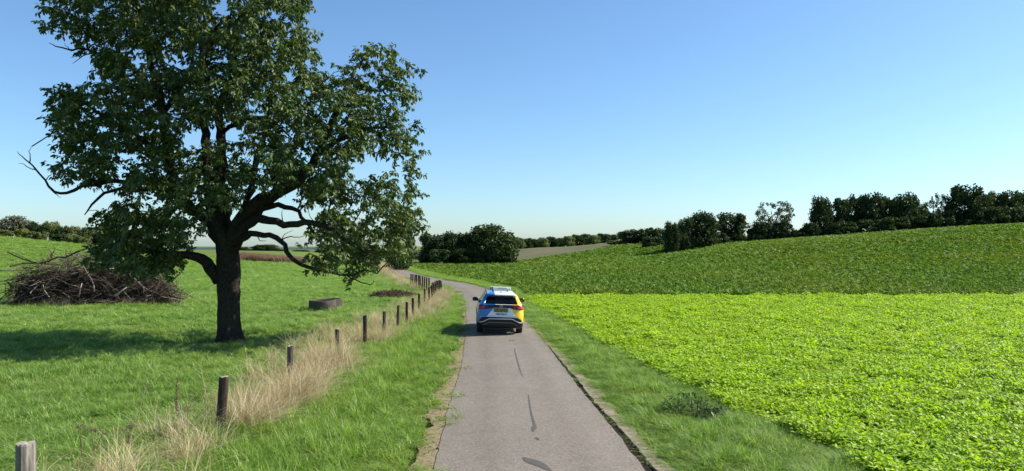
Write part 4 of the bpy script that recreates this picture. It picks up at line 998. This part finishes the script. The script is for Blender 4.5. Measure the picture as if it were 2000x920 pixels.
def pile_pt(shell):
    u = random.uniform(.02, .98); x = bx0 + (bx1 - bx0) * u; hgt = float(pile_height(u)); dep = 1.9 * math.sqrt(max(.1, 1 - (2 * u - 1) ** 2))
    th = random.uniform(-.15, math.pi + .15) if random.random() < .25 else random.uniform(0.0, 1.75)
    s = random.uniform(shell, 1.02)
    return Vector((x, BPY - dep * math.cos(th) * s, tz(x, BPY) + max(.05, hgt * math.sin(th) * s)))
for i in range(290):
    o = link('branch', pale[i % 2] if i in (41, 97, 160, 233) else smesh[i % 12], bpile)
    p = pile_pt(.82); o.location = p - BO; s = random.uniform(.8, 2.6)
    o.scale = (s, s * .85, s * .85); o.rotation_euler = (random.uniform(0, 6.28), random.gauss(0, .45), random.uniform(0, 6.28))
    o.location = o.location - (o.rotation_euler.to_matrix() @ Vector((s * .5, 0, 0)))
    if o.location.z < .02: o.location.z = .05
# the long log reaching up to the left above the heap and a few pale sticks that stand out
for pts, r, mt in (([(175, 483), (150, 492), (128, 503), (112, 502), (95, 510), (75, 514), (50, 508), (30, 500), (14, 492)], .06, 'stick'), ([(60, 509), (45, 502), (28, 494), (10, 498)], .025, 'stick'), ([(83, 576), (88, 560), (100, 545), (112, 530), (118, 520)], .035, 'stick_grey'),
                   ([(96, 580), (86, 566), (84, 556)], .03, 'stick_pale'), ([(225, 578), (238, 568), (250, 560)], .07, 'stick_pale'), ([(154, 580), (157, 566), (160, 553)], .04, 'stick_pale'), ([(122, 598), (121, 591), (130, 590), (139, 594)], .035, 'stick_pale'), ([(20, 520), (45, 514), (80, 514), (118, 518)], .05, 'stick')):
    MB().tube([at(a, b, BPY - 1.9 + (.8 if b < 520 else 0)) - BO for a, b in pts], list(np.linspace(r, r * .45, len(pts))), 6).build('branch', M[mt], bpile, smooth=True)
tw = MB()
for i in range(3600):
    p = pile_pt(.55) - BO; a = random.uniform(0, 6.28); e = random.gauss(.1, .55); Ln = random.uniform(.3, 1.0)
    d = Vector((math.cos(a) * math.cos(e), math.sin(a) * math.cos(e), math.sin(e))); q = p + d * Ln; m2 = p + d * Ln * .5 + Vector((random.gauss(0, .06), random.gauss(0, .06), random.gauss(0, .06)))
    if min(p.z, q.z) < -.02: continue
    r = random.uniform(.004, .011); tw.tube([p, m2, q], [r, r * .8, r * .35], 3, False)
o = tw.build('twigs', M['stick'], bpile); o['kind'] = 'stuff'
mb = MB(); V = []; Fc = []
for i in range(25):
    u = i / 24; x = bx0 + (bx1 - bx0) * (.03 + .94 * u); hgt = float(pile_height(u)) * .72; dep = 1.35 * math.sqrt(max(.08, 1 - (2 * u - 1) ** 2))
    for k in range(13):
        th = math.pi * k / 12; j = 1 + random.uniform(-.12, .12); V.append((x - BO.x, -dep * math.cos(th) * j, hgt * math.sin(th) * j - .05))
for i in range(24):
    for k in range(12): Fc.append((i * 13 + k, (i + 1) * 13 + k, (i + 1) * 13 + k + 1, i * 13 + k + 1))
mb.add(V, Fc).build('shade_core', M['dark_soil_shade'], bpile)  # dark mound added so the heap's inside looks shaded and closed
# dry and green grass at its foot
n = 260; u = RNG.uniform(0, 1, n); x = bx0 + (bx1 - bx0) * u; y = BPY - 1.9 * np.sqrt(np.clip(1 - (2 * u - 1) ** 2, .1, 1)) + RNG.normal(-.15, .2, n); P, rot = put(x, y, 0, .15); s = RNG.uniform(.4, .8, n)
scatter('heap_grass', P, rot, np.stack([s * 1.4, s * 1.4, s], 1), RNG.integers(0, 4, n), [vp[0], dthin[0], vp[1], vp[2]], 'mixed green and dry grass at the foot of the branch heap')

# low heap of dead weeds near the fence
wx, wy = at(768, 0, 46.5).x, 46.5
heap = tag(empty('weed_heap', (wx, wy, tz(wx, wy))), 'low flat heap of dead brown weeds behind the fence posts', 'weed heap')
dk = [solid_mat('dead_weed', [(.3, (.025, .017, .012)), (.7, (.085, .05, .035))], 8, .9)]
mb = MB()
for i in range(1500):
    u = random.uniform(-1, 1); v = random.uniform(-1, 1)
    if u * u + v * v > 1: continue
    p = Vector((u * 1.55, v * .9, random.uniform(0, .5) * (1 - u * u * .6) * (1 - v * v * .7))); a = random.uniform(0, 6.28); e = random.gauss(.2, .5); Ln = random.uniform(.12, .4)
    d = Vector((math.cos(a) * math.cos(e), math.sin(a) * math.cos(e), abs(math.sin(e)))); r = random.uniform(.008, .02); mb.tube([p, p + d * Ln * .5 + Vector((0, 0, .02)), p + d * Ln], [r, r, r * .3], 3, False)
o = mb.build('dead_stems', dk[0], heap); o['kind'] = 'stuff'
V = [(0, 0, .3)]; Fc = []
for k in range(20):
    a = k / 20 * 6.283; V.append((1.5 * math.cos(a), .85 * math.sin(a), 0)); V.append((.9 * math.cos(a + .1), .5 * math.sin(a + .1), .26))
for k in range(20):
    k2 = (k + 1) % 20; Fc += [(1 + 2 * k, 1 + 2 * k2, 2 + 2 * k2, 2 + 2 * k), (2 + 2 * k, 2 + 2 * k2, 0)]
MB().add(V, Fc).build('mound', M['dark_soil_shade'], heap)

# ------------------------------------------------------------------ single weeds
def nettle(px, py, w, h, label, seed):
    Y = 4760.0 / (py - 480.0); x = (px - 1000) / F * Y; rg = np.random.default_rng(seed)
    t = tag(empty('weed_clump', (x, Y, tz(x, Y))), label, 'weed')
    n = 420; a = rg.uniform(0, 6.283, n); r = np.sqrt(rg.uniform(0, 1, n)); z = rg.uniform(.05, 1, n) * h * np.sqrt(1 - .75 * r * r)
    pos = np.stack([r * np.cos(a) * w, r * np.sin(a) * w * .8, z], 1); az = a + rg.normal(0, .8, n); el = rg.normal(-.1, .5, n)
    d = np.stack([np.cos(az) * np.cos(el), np.sin(az) * np.cos(el), np.sin(el)], 1)
    lf = link('foliage', leaves_mesh(pos, d, np.tile([0, 0, 1.0], (n, 1)), rg.uniform(.06, .13, n), rg.uniform(.025, .055, n), .1, 'foliage', M['weed_leaf']), t); lf['kind'] = 'stuff'
    mb = MB()
    for k in range(22):
        b = rg.uniform(0, 6.283); q = math.sqrt(rg.uniform(0, 1)) * w * .9; mb.tube([(q * .8 * math.cos(b), q * .7 * math.sin(b), -.02), (q * math.cos(b), q * .8 * math.sin(b), h * .8)], [.006, .003], 4, False)
    o = mb.build('stems', M['weed_leaf'], t); o['kind'] = 'stuff'
nettle(1338, 815, .5, .5, 'dark green weed clump on the right verge beside the bright crop', 1)
nettle(1392, 826, .34, .36, 'smaller dark weed clump at the right shoulder of the larger clump', 2)
nettle(810, 642, .28, .3, 'small dark leafy weed on the left verge below the fence posts', 3)
nettle(318, 765, .35, .14, 'flat dark leafy weed in the meadow near the tall dark stalk', 4)

def umbel(px, py, Y, H, seed, label):
    p = at(px, py, Y); rg = random.Random(seed); z0 = tz(p.x, Y); H = p.z - z0
    t = tag(empty('seed_head_weed', (p.x, Y, z0)), label, 'dry weed', 'dried weeds with flat brown seed heads')
    mb = MB(); hd = MB()
    for k in range(3):
        a = rg.uniform(0, 6.28); r = rg.uniform(.02, .16); top = Vector((r * math.cos(a), r * math.sin(a), H * rg.uniform(.85, 1.0)))
        mb.tube([(0, 0, 0), (r * .3 * math.cos(a), r * .3 * math.sin(a), H * .5), top], [.006, .005, .003], 5, False)
        for j in range(12):
            b = rg.uniform(0, 6.28); q = math.sqrt(rg.uniform(0, 1)) * .09; c = top + Vector((q * math.cos(b), q * math.sin(b), rg.uniform(-.01, .02)))
            mb.tube([top - Vector((0, 0, .04)), c], [.0025, .0015], 3, False); hd.box(c, (.014, .014, .009), (rg.uniform(-.4, .4), rg.uniform(-.4, .4), b))
    mb.build('stem', M['seed_head'], t); hd.build('seed_head', M['seed_head'], t)
umbel(160, 822, 11.2, .8, 1, 'dried weed with flat reddish seed head nearest the pale post')
umbel(185, 833, 11.0, .8, 2, 'dried weed just right of the reddest seed head')
umbel(250, 830, 11.6, .8, 3, 'dried weed with greyish seed head left of the blond grass')
umbel(365, 790, 12.8, .9, 4, 'thin dried weed between the dark stalk and the leaning post')
def dock(px, top, base):
    Y = 4760.0 / (base - 480.0); p = at(px, top, Y); z0 = tz(p.x, Y); H = p.z - z0
    t = tag(empty('dock_stalk', (p.x, Y, z0)), 'tall dark brown dock stalk with seeds standing in the meadow', 'dry weed')
    MB().tube([(0, 0, 0), (.01, 0, H * .5), (.02, 0, H)], [.009, .007, .003], 6).build('stem', M['seed_head'], t)
    mb = MB()
    for _ in range(110):
        h = random.uniform(.5, 1.0) ** 1.2; a = random.uniform(0, 6.28); r = random.uniform(.004, .05) * (1.1 - .7 * h) * (.5 + .5 * abs(math.sin(h * 23))); mb.box((.02 * h + r * math.cos(a), r * math.sin(a), h * H), (.011, .011, .016), (a, h * 5, a))
    mb.build('seeds', M['seed_head'], t)
dock(344, 738, 842)
def stalk(pts, Y, label):
    P = [at(a, b, Y) for a, b in pts]; b = P[0]; z0 = tz(b.x, Y)
    t = tag(empty('grass_stalk', (b.x, Y, z0)), label, 'grass stalk')
    Q = [Vector((b.x, Y, z0))] + P
    MB().tube([q - Vector((b.x, Y, z0)) for q in Q], list(np.linspace(.009, .003, len(Q))), 5).build('stem', M['dry_blade'], t)
    e = Q[-1] - Vector((b.x, Y, z0)); d = (Q[-1] - Q[-2]).normalized(); MB().tube([e - d * .16, e - d * .08, e + d * .02], [.004, .009, .002], 5).build('seed_head', M['dry_blade'], t)
stalk([(268, 825), (275, 790), (284, 755), (292, 725), (296, 705)], 12.6, 'single tall pale grass stalk rising above the meadow')
stalk([(402, 770), (396, 740), (392, 720), (400, 700)], 12.9, 'pale bent stalk left of the leaning dark post')
stalk([(228, 885), (226, 865), (222, 845), (220, 830)], 10.9, 'short pale stalk right of the reddish seed heads')

# ------------------------------------------------------------------ car
def car():
    yaw, roll = R(3.2), R(2.0)
    cx, cy = -0.559, 28.76
    root = empty('car', (cx, cy, tz(cx, cy) + ROAD_LIFT + .022), (0, roll, yaw))
    root.scale = (.945, .945, .945)
    tag(root, 'blue, white and yellow car with a learner sign on its roof, driving down the lane', 'car')
    # --- materials
    m, nt, out = new_mat('car_wrap'); p = N(nt, 'ShaderNodeBsdfPrincipled')
    tc = N(nt, 'ShaderNodeTexCoord'); sx = N(nt, 'ShaderNodeSeparateXYZ'); nt.links.new(tc.outputs['Object'], sx.inputs[0])
    def edge(pts):
        fc = N(nt, 'ShaderNodeFloatCurve'); c = fc.mapping.curves[0]
        mr = N(nt, 'ShaderNodeMapRange'); nt.links.new(sx.outputs[2], mr.inputs[0]); mr.inputs[1].default_value = 0.0; mr.inputs[2].default_value = 2.0
        nt.links.new(mr.outputs[0], fc.inputs['Value'])
        c.points[0].location = (pts[0][0] / 2, pts[0][1] / 2 + .5); c.points[1].location = (pts[-1][0] / 2, pts[-1][1] / 2 + .5)
        for z, xx in pts[1:-1]: c.points.new(z / 2, xx / 2 + .5)
        for q in c.points: q.handle_type = 'VECTOR'
        fc.mapping.update()
        mm = N(nt, 'ShaderNodeMath', operation='MULTIPLY_ADD'); nt.links.new(fc.outputs[0], mm.inputs[0]); mm.inputs[1].default_value = 2; mm.inputs[2].default_value = -1; return mm.outputs[0]
    bl = edge([(0, -.62), (.7, -.58), (.9, -.42), (1.08, -.27), (1.3, -.22), (2.0, -.3)]); ye = edge([(0, .62), (.72, .63), (.8, .56), (.95, .46), (1.25, .45), (1.6, .57), (2.0, .6)])
    lt = N(nt, 'ShaderNodeMath', operation='LESS_THAN'); nt.links.new(sx.outputs[0], lt.inputs[0]); nt.links.new(bl, lt.inputs[1])
    gt = N(nt, 'ShaderNodeMath', operation='GREATER_THAN'); nt.links.new(sx.outputs[0], gt.inputs[0]); nt.links.new(ye, gt.inputs[1])
    c = mixc(nt, lt.outputs[0], (.74, .75, .76), (.012, .15, .47)); c = mixc(nt, gt.outputs[0], c, (.85, .56, .015))
    nt.links.new(c, p.inputs['Base Color']); p.inputs['Roughness'].default_value = .28; p.inputs['Coat Weight'].default_value = .6; p.inputs['Coat Roughness'].default_value = .08
    nt.links.new(p.outputs[0], out.inputs[0]); wrap = m
    black = solid_mat('black_trim', [(0, (.012, .012, .013))], rough=.45); gloss = solid_mat('gloss_black', [(0, (.008, .008, .01))], rough=.12, spec=.5)
    silver = solid_mat('silver_trim', [(0, (.55, .55, .56))], rough=.35, metallic=.25); rubber = solid_mat('tyre_rubber', [(.3, (.012, .012, .012)), (.7, (.03, .028, .026))], 20, .9)
    lining = solid_mat('cabin_lining', [(0, (.025, .025, .027))], rough=.9); seatm = solid_mat('seat_cloth', [(0, (.035, .035, .04))], rough=.9)
    red = solid_mat('red_lens', [(0, (.5, .008, .014))], rough=.12, spec=.6, coat=.5); reddark = solid_mat('dark_red_lens', [(0, (.09, .006, .01))], rough=.1, spec=.6)
    white = solid_mat('sign_white', [(0, (.72, .74, .78))], rough=.35); blue = solid_mat('print_blue', [(0, (.012, .05, .2))], rough=.5); platey = solid_mat('plate_yellow', [(0, (.36, .23, .03))], rough=.45); ink = solid_mat('print_black', [(0, (.01, .01, .01))], rough=.6)
    m, nt, out = new_mat('tinted_glass'); tr = N(nt, 'ShaderNodeBsdfTransparent'); tr.inputs[0].default_value = (.2, .215, .215, 1); gl = N(nt, 'ShaderNodeBsdfGlossy'); gl.inputs[1].default_value = .03
    fr = N(nt, 'ShaderNodeFresnel'); fr.inputs[0].default_value = 1.5; mx = N(nt, 'ShaderNodeMixShader'); nt.links.new(fr.outputs[0], mx.inputs[0]); nt.links.new(tr.outputs[0], mx.inputs[1]); nt.links.new(gl.outputs[0], mx.inputs[2]); nt.links.new(mx.outputs[0], out.inputs[0]); glass = m
    # --- body surface: horizontal slices of a rounded plan
    ZL = [.27, .33, .4, .48, .56, .64, .72, .8, .88, .94, 1.0, 1.06, 1.12, 1.17, 1.215, 1.285, 1.35, 1.42, 1.485, 1.55, 1.58, 1.605, 1.63, 1.645, 1.655]
    Wz = lambda z: np.interp(z, [.27, .33, .5, .8, 1.0, 1.1, 1.18, 1.25, 1.37, 1.49, 1.56, 1.605, 1.63, 1.645, 1.655], [.84, .88, .915, .92, .905, .885, .85, .81, .745, .685, .64, .59, .53, .42, .2])
    yr = lambda z: np.interp(z, [.27, .36, .5, .7, .9, 1.05, 1.17, 1.25, 1.39, 1.5, 1.56, 1.605, 1.63, 1.645, 1.655], [-2.12, -2.22, -2.265, -2.27, -2.235, -2.215, -2.19, -2.13, -1.97, -1.86, -1.9, -1.87, -1.8, -1.6, -1.2])
    yf = lambda z: np.interp(z, [.27, .4, .6, .75, .88, 1.0, 1.06, 1.12, 1.25, 1.42, 1.54, 1.605, 1.63, 1.645, 1.655], [2.12, 2.24, 2.27, 2.24, 2.05, 1.75, 1.3, 1.12, .85, .48, .25, .08, -.1, -.35, -.7])
    rc = lambda z: np.interp(z, [.27, 1.0, 1.25, 1.52, 1.655], [.3, .27, .17, .13, .09])
    NR, NC, NS, NF = 18, 6, 48, 12
    def plan(z):
        W, a, b, r = float(Wz(z)), float(yr(z)), float(yf(z)), float(rc(z)); r = min(r, W * .6); P = []
        for i in range(NR + 1): x = -(W - r) + 2 * (W - r) * i / NR; P.append((x, a + .05 * (x / W) ** 2))
        e = a + .05 * ((W - r) / W) ** 2
        for i in range(1, NC): t = math.pi / 2 * i / NC; P.append((W - r + r * math.sin(t), e + r * (1 - math.cos(t))))
        for i in range(NS + 1): t = i / NS; P.append((W, e + r + (b - r - e - r) * t))
        for i in range(1, NC): t = math.pi / 2 * i / NC; P.append((W - r + r * math.cos(t), b - r + r * math.sin(t)))
        for i in range(NF + 1): x = (W - r) - 2 * (W - r) * i / NF; P.append((x, b + .08 * (1 - (x / W) ** 2) - .08 * (1 - ((W - r) / W) ** 2)))
        for i in range(1, NC): t = math.pi / 2 * i / NC; P.append((-(W - r) - r * math.sin(t), b - r + r * math.cos(t)))
        for i in range(NS + 1): t = i / NS; P.append((-W, b - r + (e + r - (b - r)) * t))
        for i in range(1, NC): t = math.pi / 2 * i / NC; P.append((-(W - r) - r * math.cos(t), e + r - r * math.sin(t)))
        return P
    rows = [plan(z) for z in ZL]; n = len(rows[0]); V = [(x, y, z) for z, rw in zip(ZL, rows) for x, y in rw]
    RS0 = NR + NC; LS0 = NR + NC + NS + NC + NF + NC
    groups = {'body': [], 'rear_window': [], 'side_window_r': [], 'side_window_l': [], 'rear_side_window_r': [], 'rear_side_window_l': [], 'windscreen': []}
    for i in range(len(ZL) - 1):
        zc = (ZL[i] + ZL[i + 1]) / 2
        for k in range(n):
            k2 = (k + 1) % n; f = (i * n + k, i * n + k2, (i + 1) * n + k2, (i + 1) * n + k)
            yc = sum(V[q][1] for q in f) / 4; xc = sum(V[q][0] for q in f) / 4; g = 'body'
            if zc < .74 and abs(xc) > .6 and min(math.hypot(yc + 1.33, zc - .35), math.hypot(yc - 1.35, zc - .35)) < .39: continue
            if k < NR and 1.215 < zc < 1.55:
                corner = zc > 1.49 and (k == 0 or k == NR - 1)
                g = 'body' if corner else 'rear_window'
            elif (RS0 <= k < RS0 + NS) or (LS0 <= k < LS0 + NS):
                side = 'r' if k < LS0 else 'l'; j = (k - RS0) if side == 'r' else NS - 1 - (k - LS0)
                if 1.17 < zc < 1.49:
                    fr_ = j / NS
                    if .12 < fr_ < .29: g = 'rear_side_window_' + side
                    elif (.32 < fr_ < .6) or (.63 < fr_ < .9): g = 'side_window_' + side
            elif NR + 2 * NC + NS <= k + 1 < NR + 2 * NC + NS + NF + 1 and 1.12 < zc < 1.54: g = 'windscreen'
            groups[g].append(f)
    top = len(ZL) - 1; V.append((0, (yr(1.655) + yf(1.655)) / 2, 1.657)); groups['body'] += [(top * n + k, top * n + (k + 1) % n, len(V) - 1) for k in range(n)]
    def sub(name, fs, mat, sm_=True):
        used = sorted({q for f in fs for q in f}); mp = {q: i for i, q in enumerate(used)}
        return MB().add([V[q] for q in used], [tuple(mp[q] for q in f) for f in fs]).build(name, mat, root, sm_)
    body = sub('body', groups['body'], wrap); body.data.materials.append(lining)
    sd = body.modifiers.new('thickness', 'SOLIDIFY'); sd.thickness = .025; sd.offset = -1; sd.material_offset = 1
    for g in groups:
        if g != 'body' and groups[g]: sub('rear_window' if g == 'rear_window' else 'windscreen' if g == 'windscreen' else 'side_window', groups[g], glass)
    # conforming patches on the rear: x and z given, lifted off the surface
    def rear_y(x, z):
        W, a, r = float(Wz(z)), float(yr(z)), float(rc(z)); e = a + .05 * ((W - r) / W) ** 2; ax = min(abs(x), W - .002)
        return a + .05 * (ax / W) ** 2 if ax <= W - r else e + r - math.sqrt(max(0, r * r - (ax - (W - r)) ** 2))
    def patch(name, poly, mat, lift=.012, par=root, nx=28):
        """poly: list of (x, zlow, zhigh) stations"""
        xs = [q[0] for q in poly]; Vv = []; Fc = []; st = np.linspace(xs[0], xs[-1], nx)
        lo = np.interp(st, xs, [q[1] for q in poly]); hi = np.interp(st, xs, [q[2] for q in poly]); m_ = 10
        for x, a, b in zip(st, lo, hi):
            for k in range(m_):
                z = a + (b - a) * (0, .015, .12, .25, .4, .55, .7, .85, .985, 1)[k]; y0 = rear_y(x, z); nx_ = (rear_y(x + .01, z) - rear_y(x - .01, z)) / .02
                nv = Vector((nx_, -1, -.2)).normalized(); ed = lift if 0 < k < m_ - 1 else -.012
                Vv.append((x + nv.x * ed, y0 + nv.y * ed, z))
        for i in range(nx - 1):
            for k in range(m_ - 1): Fc.append((i * m_ + k, (i + 1) * m_ + k, (i + 1) * m_ + k + 1, i * m_ + k + 1))
        return MB().add(Vv, Fc).build(name, mat, par, True)
    bar = patch('light_bar', [(-.86, 1.01, 1.18), (-.55, 1.02, 1.2), (-.35, 1.075, 1.205), (0, 1.08, 1.205), (.35, 1.075, 1.205), (.55, 1.02, 1.2), (.86, 1.01, 1.18)], gloss, .014, nx=40)
    for s in (-1, 1):
        xs = (s * .5, s * .86) if s > 0 else (-.86, -.5)
        lamp = patch('tail_lamp', [(xs[0], 1.05, 1.165), (xs[1], 1.025, 1.165)] if s > 0 else [(xs[0], 1.025, 1.165), (xs[1], 1.05, 1.165)], reddark, .024, nx=16)
        x2 = (.66, .855) if s > 0 else (-.855, -.66); patch('lens', [(x2[0], 1.045, 1.14), (x2[1], 1.04, 1.145)], red, .032, lamp, 12)
        pa = patch('red_strip', [((.3, 1.15, 1.165) if s > 0 else (-.52, 1.15, 1.165)), ((.52, 1.15, 1.165) if s > 0 else (-.3, 1.15, 1.165))], reddark, .022, lamp, 6)
    clad = patch('rear_bumper', [(-.88, .28, .46), (-.82, .275, .6), (-.74, .272, .7), (-.5, .272, .725), (0, .272, .725), (.5, .272, .725), (.74, .272, .7), (.82, .275, .6), (.88, .28, .46)], black, .018, nx=44)
    def strip(name, pts, w, lift, mat):
        q = []
        for x, z in pts: q.append((x, z - w / 2, z + w / 2))
        return patch(name, q, mat, lift, clad, 40)
    strip('chrome_strip', [(-.82, .505), (-.72, .515), (-.45, .65), (.45, .65), (.72, .515), (.82, .505)], .032, .04, silver)
    strip('grey_strip', [(-.68, .4), (-.45, .505), (.45, .505), (.68, .4)], .028, .034, solid_mat('grey_trim', [(0, (.16, .16, .165))], rough=.4, metallic=.5))
    for s in (-1, 1): patch('reflector', [(s * .76 - .06, .6, .625), (s * .76 + .05, .595, .62)], reddark, .026, clad, 5)
    seam = patch('tailgate_seam', [(-.6, .768, .776), (0, .762, .77), (.6, .768, .776)], gloss, .002, nx=30)
    # number plate
    pl = MB().box((0, rear_y(0, .99) - .02, .99), (.56, .03, .15), None, .006).build('number_plate', black, root)
    MB().box((0, rear_y(0, .99) - .038, .992), (.52, .008, .112), None, .003).build('plate_face', platey, pl)
    def text(name, s, size, loc, mat, par, ext=.002, align='CENTER', bold=0.0, sx_=1.0):
        cu = bpy.data.curves.new(name, 'FONT'); cu.body = s; cu.size = size; cu.extrude = ext; cu.align_x = align; cu.align_y = 'CENTER'; cu.offset = bold
        tmp = bpy.data.objects.new(name, cu); me = bpy.data.meshes.new_from_object(tmp); me.name = name; bpy.data.objects.remove(tmp); me.materials.clear(); me.materials.append(mat)
        o = link(name, me, par); o.location = loc; o.rotation_euler = (R(90), 0, 0); o.scale = (sx_, 1, 1); return o
    text('plate_lettering', 'ZK-HR-R4', .115, (0, rear_y(0, .99) - .0445, .992), ink, pl, .001, bold=.002, sx_=.9)
    text('bumper_lettering', 'rijles2day.nl', .1, (.02, rear_y(0, .84) - .009, .84), blue, root, .002, bold=.002, sx_=.95)
    # emblem: a ring with two stacked chevrons
    bd = MB(); ec = (0, rear_y(0, 1.14) - .03, 1.14); pts = [(.052 * math.cos(t), 0, .052 * math.sin(t)) for t in np.linspace(0, 2 * math.pi, 25)]
    bd.tube([(ec[0] + a, ec[1], ec[2] + c_) for a, _, c_ in pts], .005, 6, False)
    for ch in ([(-.024, .044), (-.0, .004), (.024, .044)], [(-.044, .022), (-.02, -.042), (0, -.006), (.02, -.042), (.044, .022)]): bd.tube([(ec[0] + a, ec[1], ec[2] + c_) for a, c_ in ch], .0045, 5)
    bd.build('emblem', silver, root)
    # spoiler, wiper, rails, antenna
    V2 = []; 
    for i in range(17):
        x = -.6 + 1.2 * i / 16; k = .03 * (x / .6) ** 2
        V2 += [(x, -1.95 + k, 1.54), (x, -1.99 + k, 1.56), (x, -1.84 + k * .5, 1.62 - .25 * max(0, abs(x) - .5)), (x, -1.7, 1.635 - .3 * max(0, abs(x) - .48))]
    MB().add(V2, [(i * 4 + a, (i + 1) * 4 + a, (i + 1) * 4 + (a + 1) % 4, i * 4 + (a + 1) % 4) for i in range(16) for a in range(4)] + [(0, 1, 2, 3), (67, 66, 65, 64)]).build('spoiler', wrap, root, True)
    MB().tube([(0, rear_y(0, 1.26) - .02, 1.26), (-.12, rear_y(.12, 1.275) - .03, 1.275), (-.42, rear_y(.42, 1.29) - .025, 1.29)], [.014, .01, .006], 6).build('wiper', black, root)
    for s in (-1, 1):
        MB().tube([(s * .575, -1.62, 1.605), (s * .585, -1.52, 1.655), (s * .595, -.8, 1.672), (s * .6, -.1, 1.66), (s * .6, .05, 1.6)], [.014, .017, .017, .017, .014], 8).build('roof_rail', black, root, True)
        mr_ = MB().box((s * 1.0, .62, 1.2), (.25, .13, .17), (0, 0, s * -.1), .05).build('side_mirror', gloss, root, True)
        MB().box((s * .87, .66, 1.15), (.16, .06, .05), None, .015).build('mirror_arm', black, mr_)
        MB().box((s * 1.0, .553, 1.2), (.19, .006, .12), (0, 0, s * -.1), .002).build('mirror_glass', gloss, mr_)
        MB().box((s * .922, -.1, .35), (.03, 2.0, .12), None, .012).build('sill', black, root)
        for yv in (-1.33, 1.35):
            w = MB().lathe([(.24, -.1), (.33, -.115), (.352, -.085), (.356, 0), (.352, .085), (.33, .115), (.24, .1)], 36, 'x').build('tyre', rubber, None, True)
            wh = empty('wheel', (s * .795, yv, .356)); wh.parent = root; w.parent = wh
            rim = MB().lathe([(.245, -.09), (.24, .085), (.21, .07), (.2, .02)], 32, 'x')
            for k in range(5):
                t = k * 2 * math.pi / 5; rim.box((s * .065, .11 * math.cos(t), .11 * math.sin(t)), (.025, .055, .24), (t - math.pi / 2 + math.pi, 0, 0), .005)
            rim.lathe([(0, .085 * s), (.05, .08 * s), (.055, .05 * s)], 16, 'x'); rim.build('rim', silver, wh)
            ar = []; fc = []
            for i in range(19):
                t = math.pi * (-.06 + 1.12 * i / 18); c_, sn = math.cos(t), math.sin(t)
                for rr, xx in ((.372, .0), (.372, .035), (.43, .032), (.44, 0)): 
                    zz = .356 + rr * sn; yy_ = yv + rr * c_; ar.append((s * (float(Wz(max(.3, zz))) - .012 + xx), yy_, zz))
            for i in range(18):
                for k in range(4): fc.append((i * 4 + k, (i + 1) * 4 + k, (i + 1) * 4 + (k + 1) % 4, i * 4 + (k + 1) % 4))
            MB().add(ar, fc).build('wheel_arch', black, root, True)
    MB().tube([(0, -1.55, 1.63), (0, -1.6, 1.665), (0, -1.66, 1.68)], [.03, .018, .006], 8).build('roof_aerial', black, root, True)
    MB().box((0, 0, .42), (1.3, 4.0, .2), None, .05).build('underbody', lining, root)
    cab = MB().box((0, .95, .98), (1.45, .35, .22), None, .05).build('dashboard', lining, root)
    for x in (-.37, .37):
        st_ = MB().box((x, .1, .95), (.5, .16, .66), (-.12, 0, 0), .06).build('seat', seatm, root); MB().box((x, .03, 1.36), (.27, .1, .17), None, .04).build('headrest', seatm, st_)
    bs = MB().box((0, -.95, .93), (1.3, .16, .5), (-.12, 0, 0), .06).build('seat', seatm, root)
    for x in (-.42, 0, .42): MB().box((x, -1.0, 1.22), (.24, .09, .13), None, .035).build('headrest', seatm, bs)
    MB().box((0, -1.5, .97), (1.2, 1.0, .03)).build('parcel_shelf', lining, root)
    # roof sign, set across the roof on two feet
    sg = MB().box((-.0, -.75, 1.762), (.86, .14, .125), None, .012).build('roof_sign', white, root)
    MB().box((-.355, -.825, 1.762), (.115, .012, .112), None, .002).build('learner_panel', blue, sg)
    text('learner_letter', 'L', .1, (-.352, -.8335, 1.762), white, sg, .001, bold=.003)
    text('sign_lettering', 'rijles2day.nl', .075, (.07, -.8225, 1.775), blue, sg, .0015, sx_=1.1)
    MB().box((.09, -.8215, 1.732), (.62, .004, .02)).build('sign_stripe', blue, sg)
    for x in (-.3, .3): MB().box((x, -.75, 1.678), (.06, .12, .05), None, .01).build('sign_foot', black, sg)
    for x in (-.16, .1): MB().box((x, -1.15, 1.645), (.09, .03, .012), None, .004).build('roof_mark', black, root)
    return root
car()
print('objects', len(bpy.data.objects))
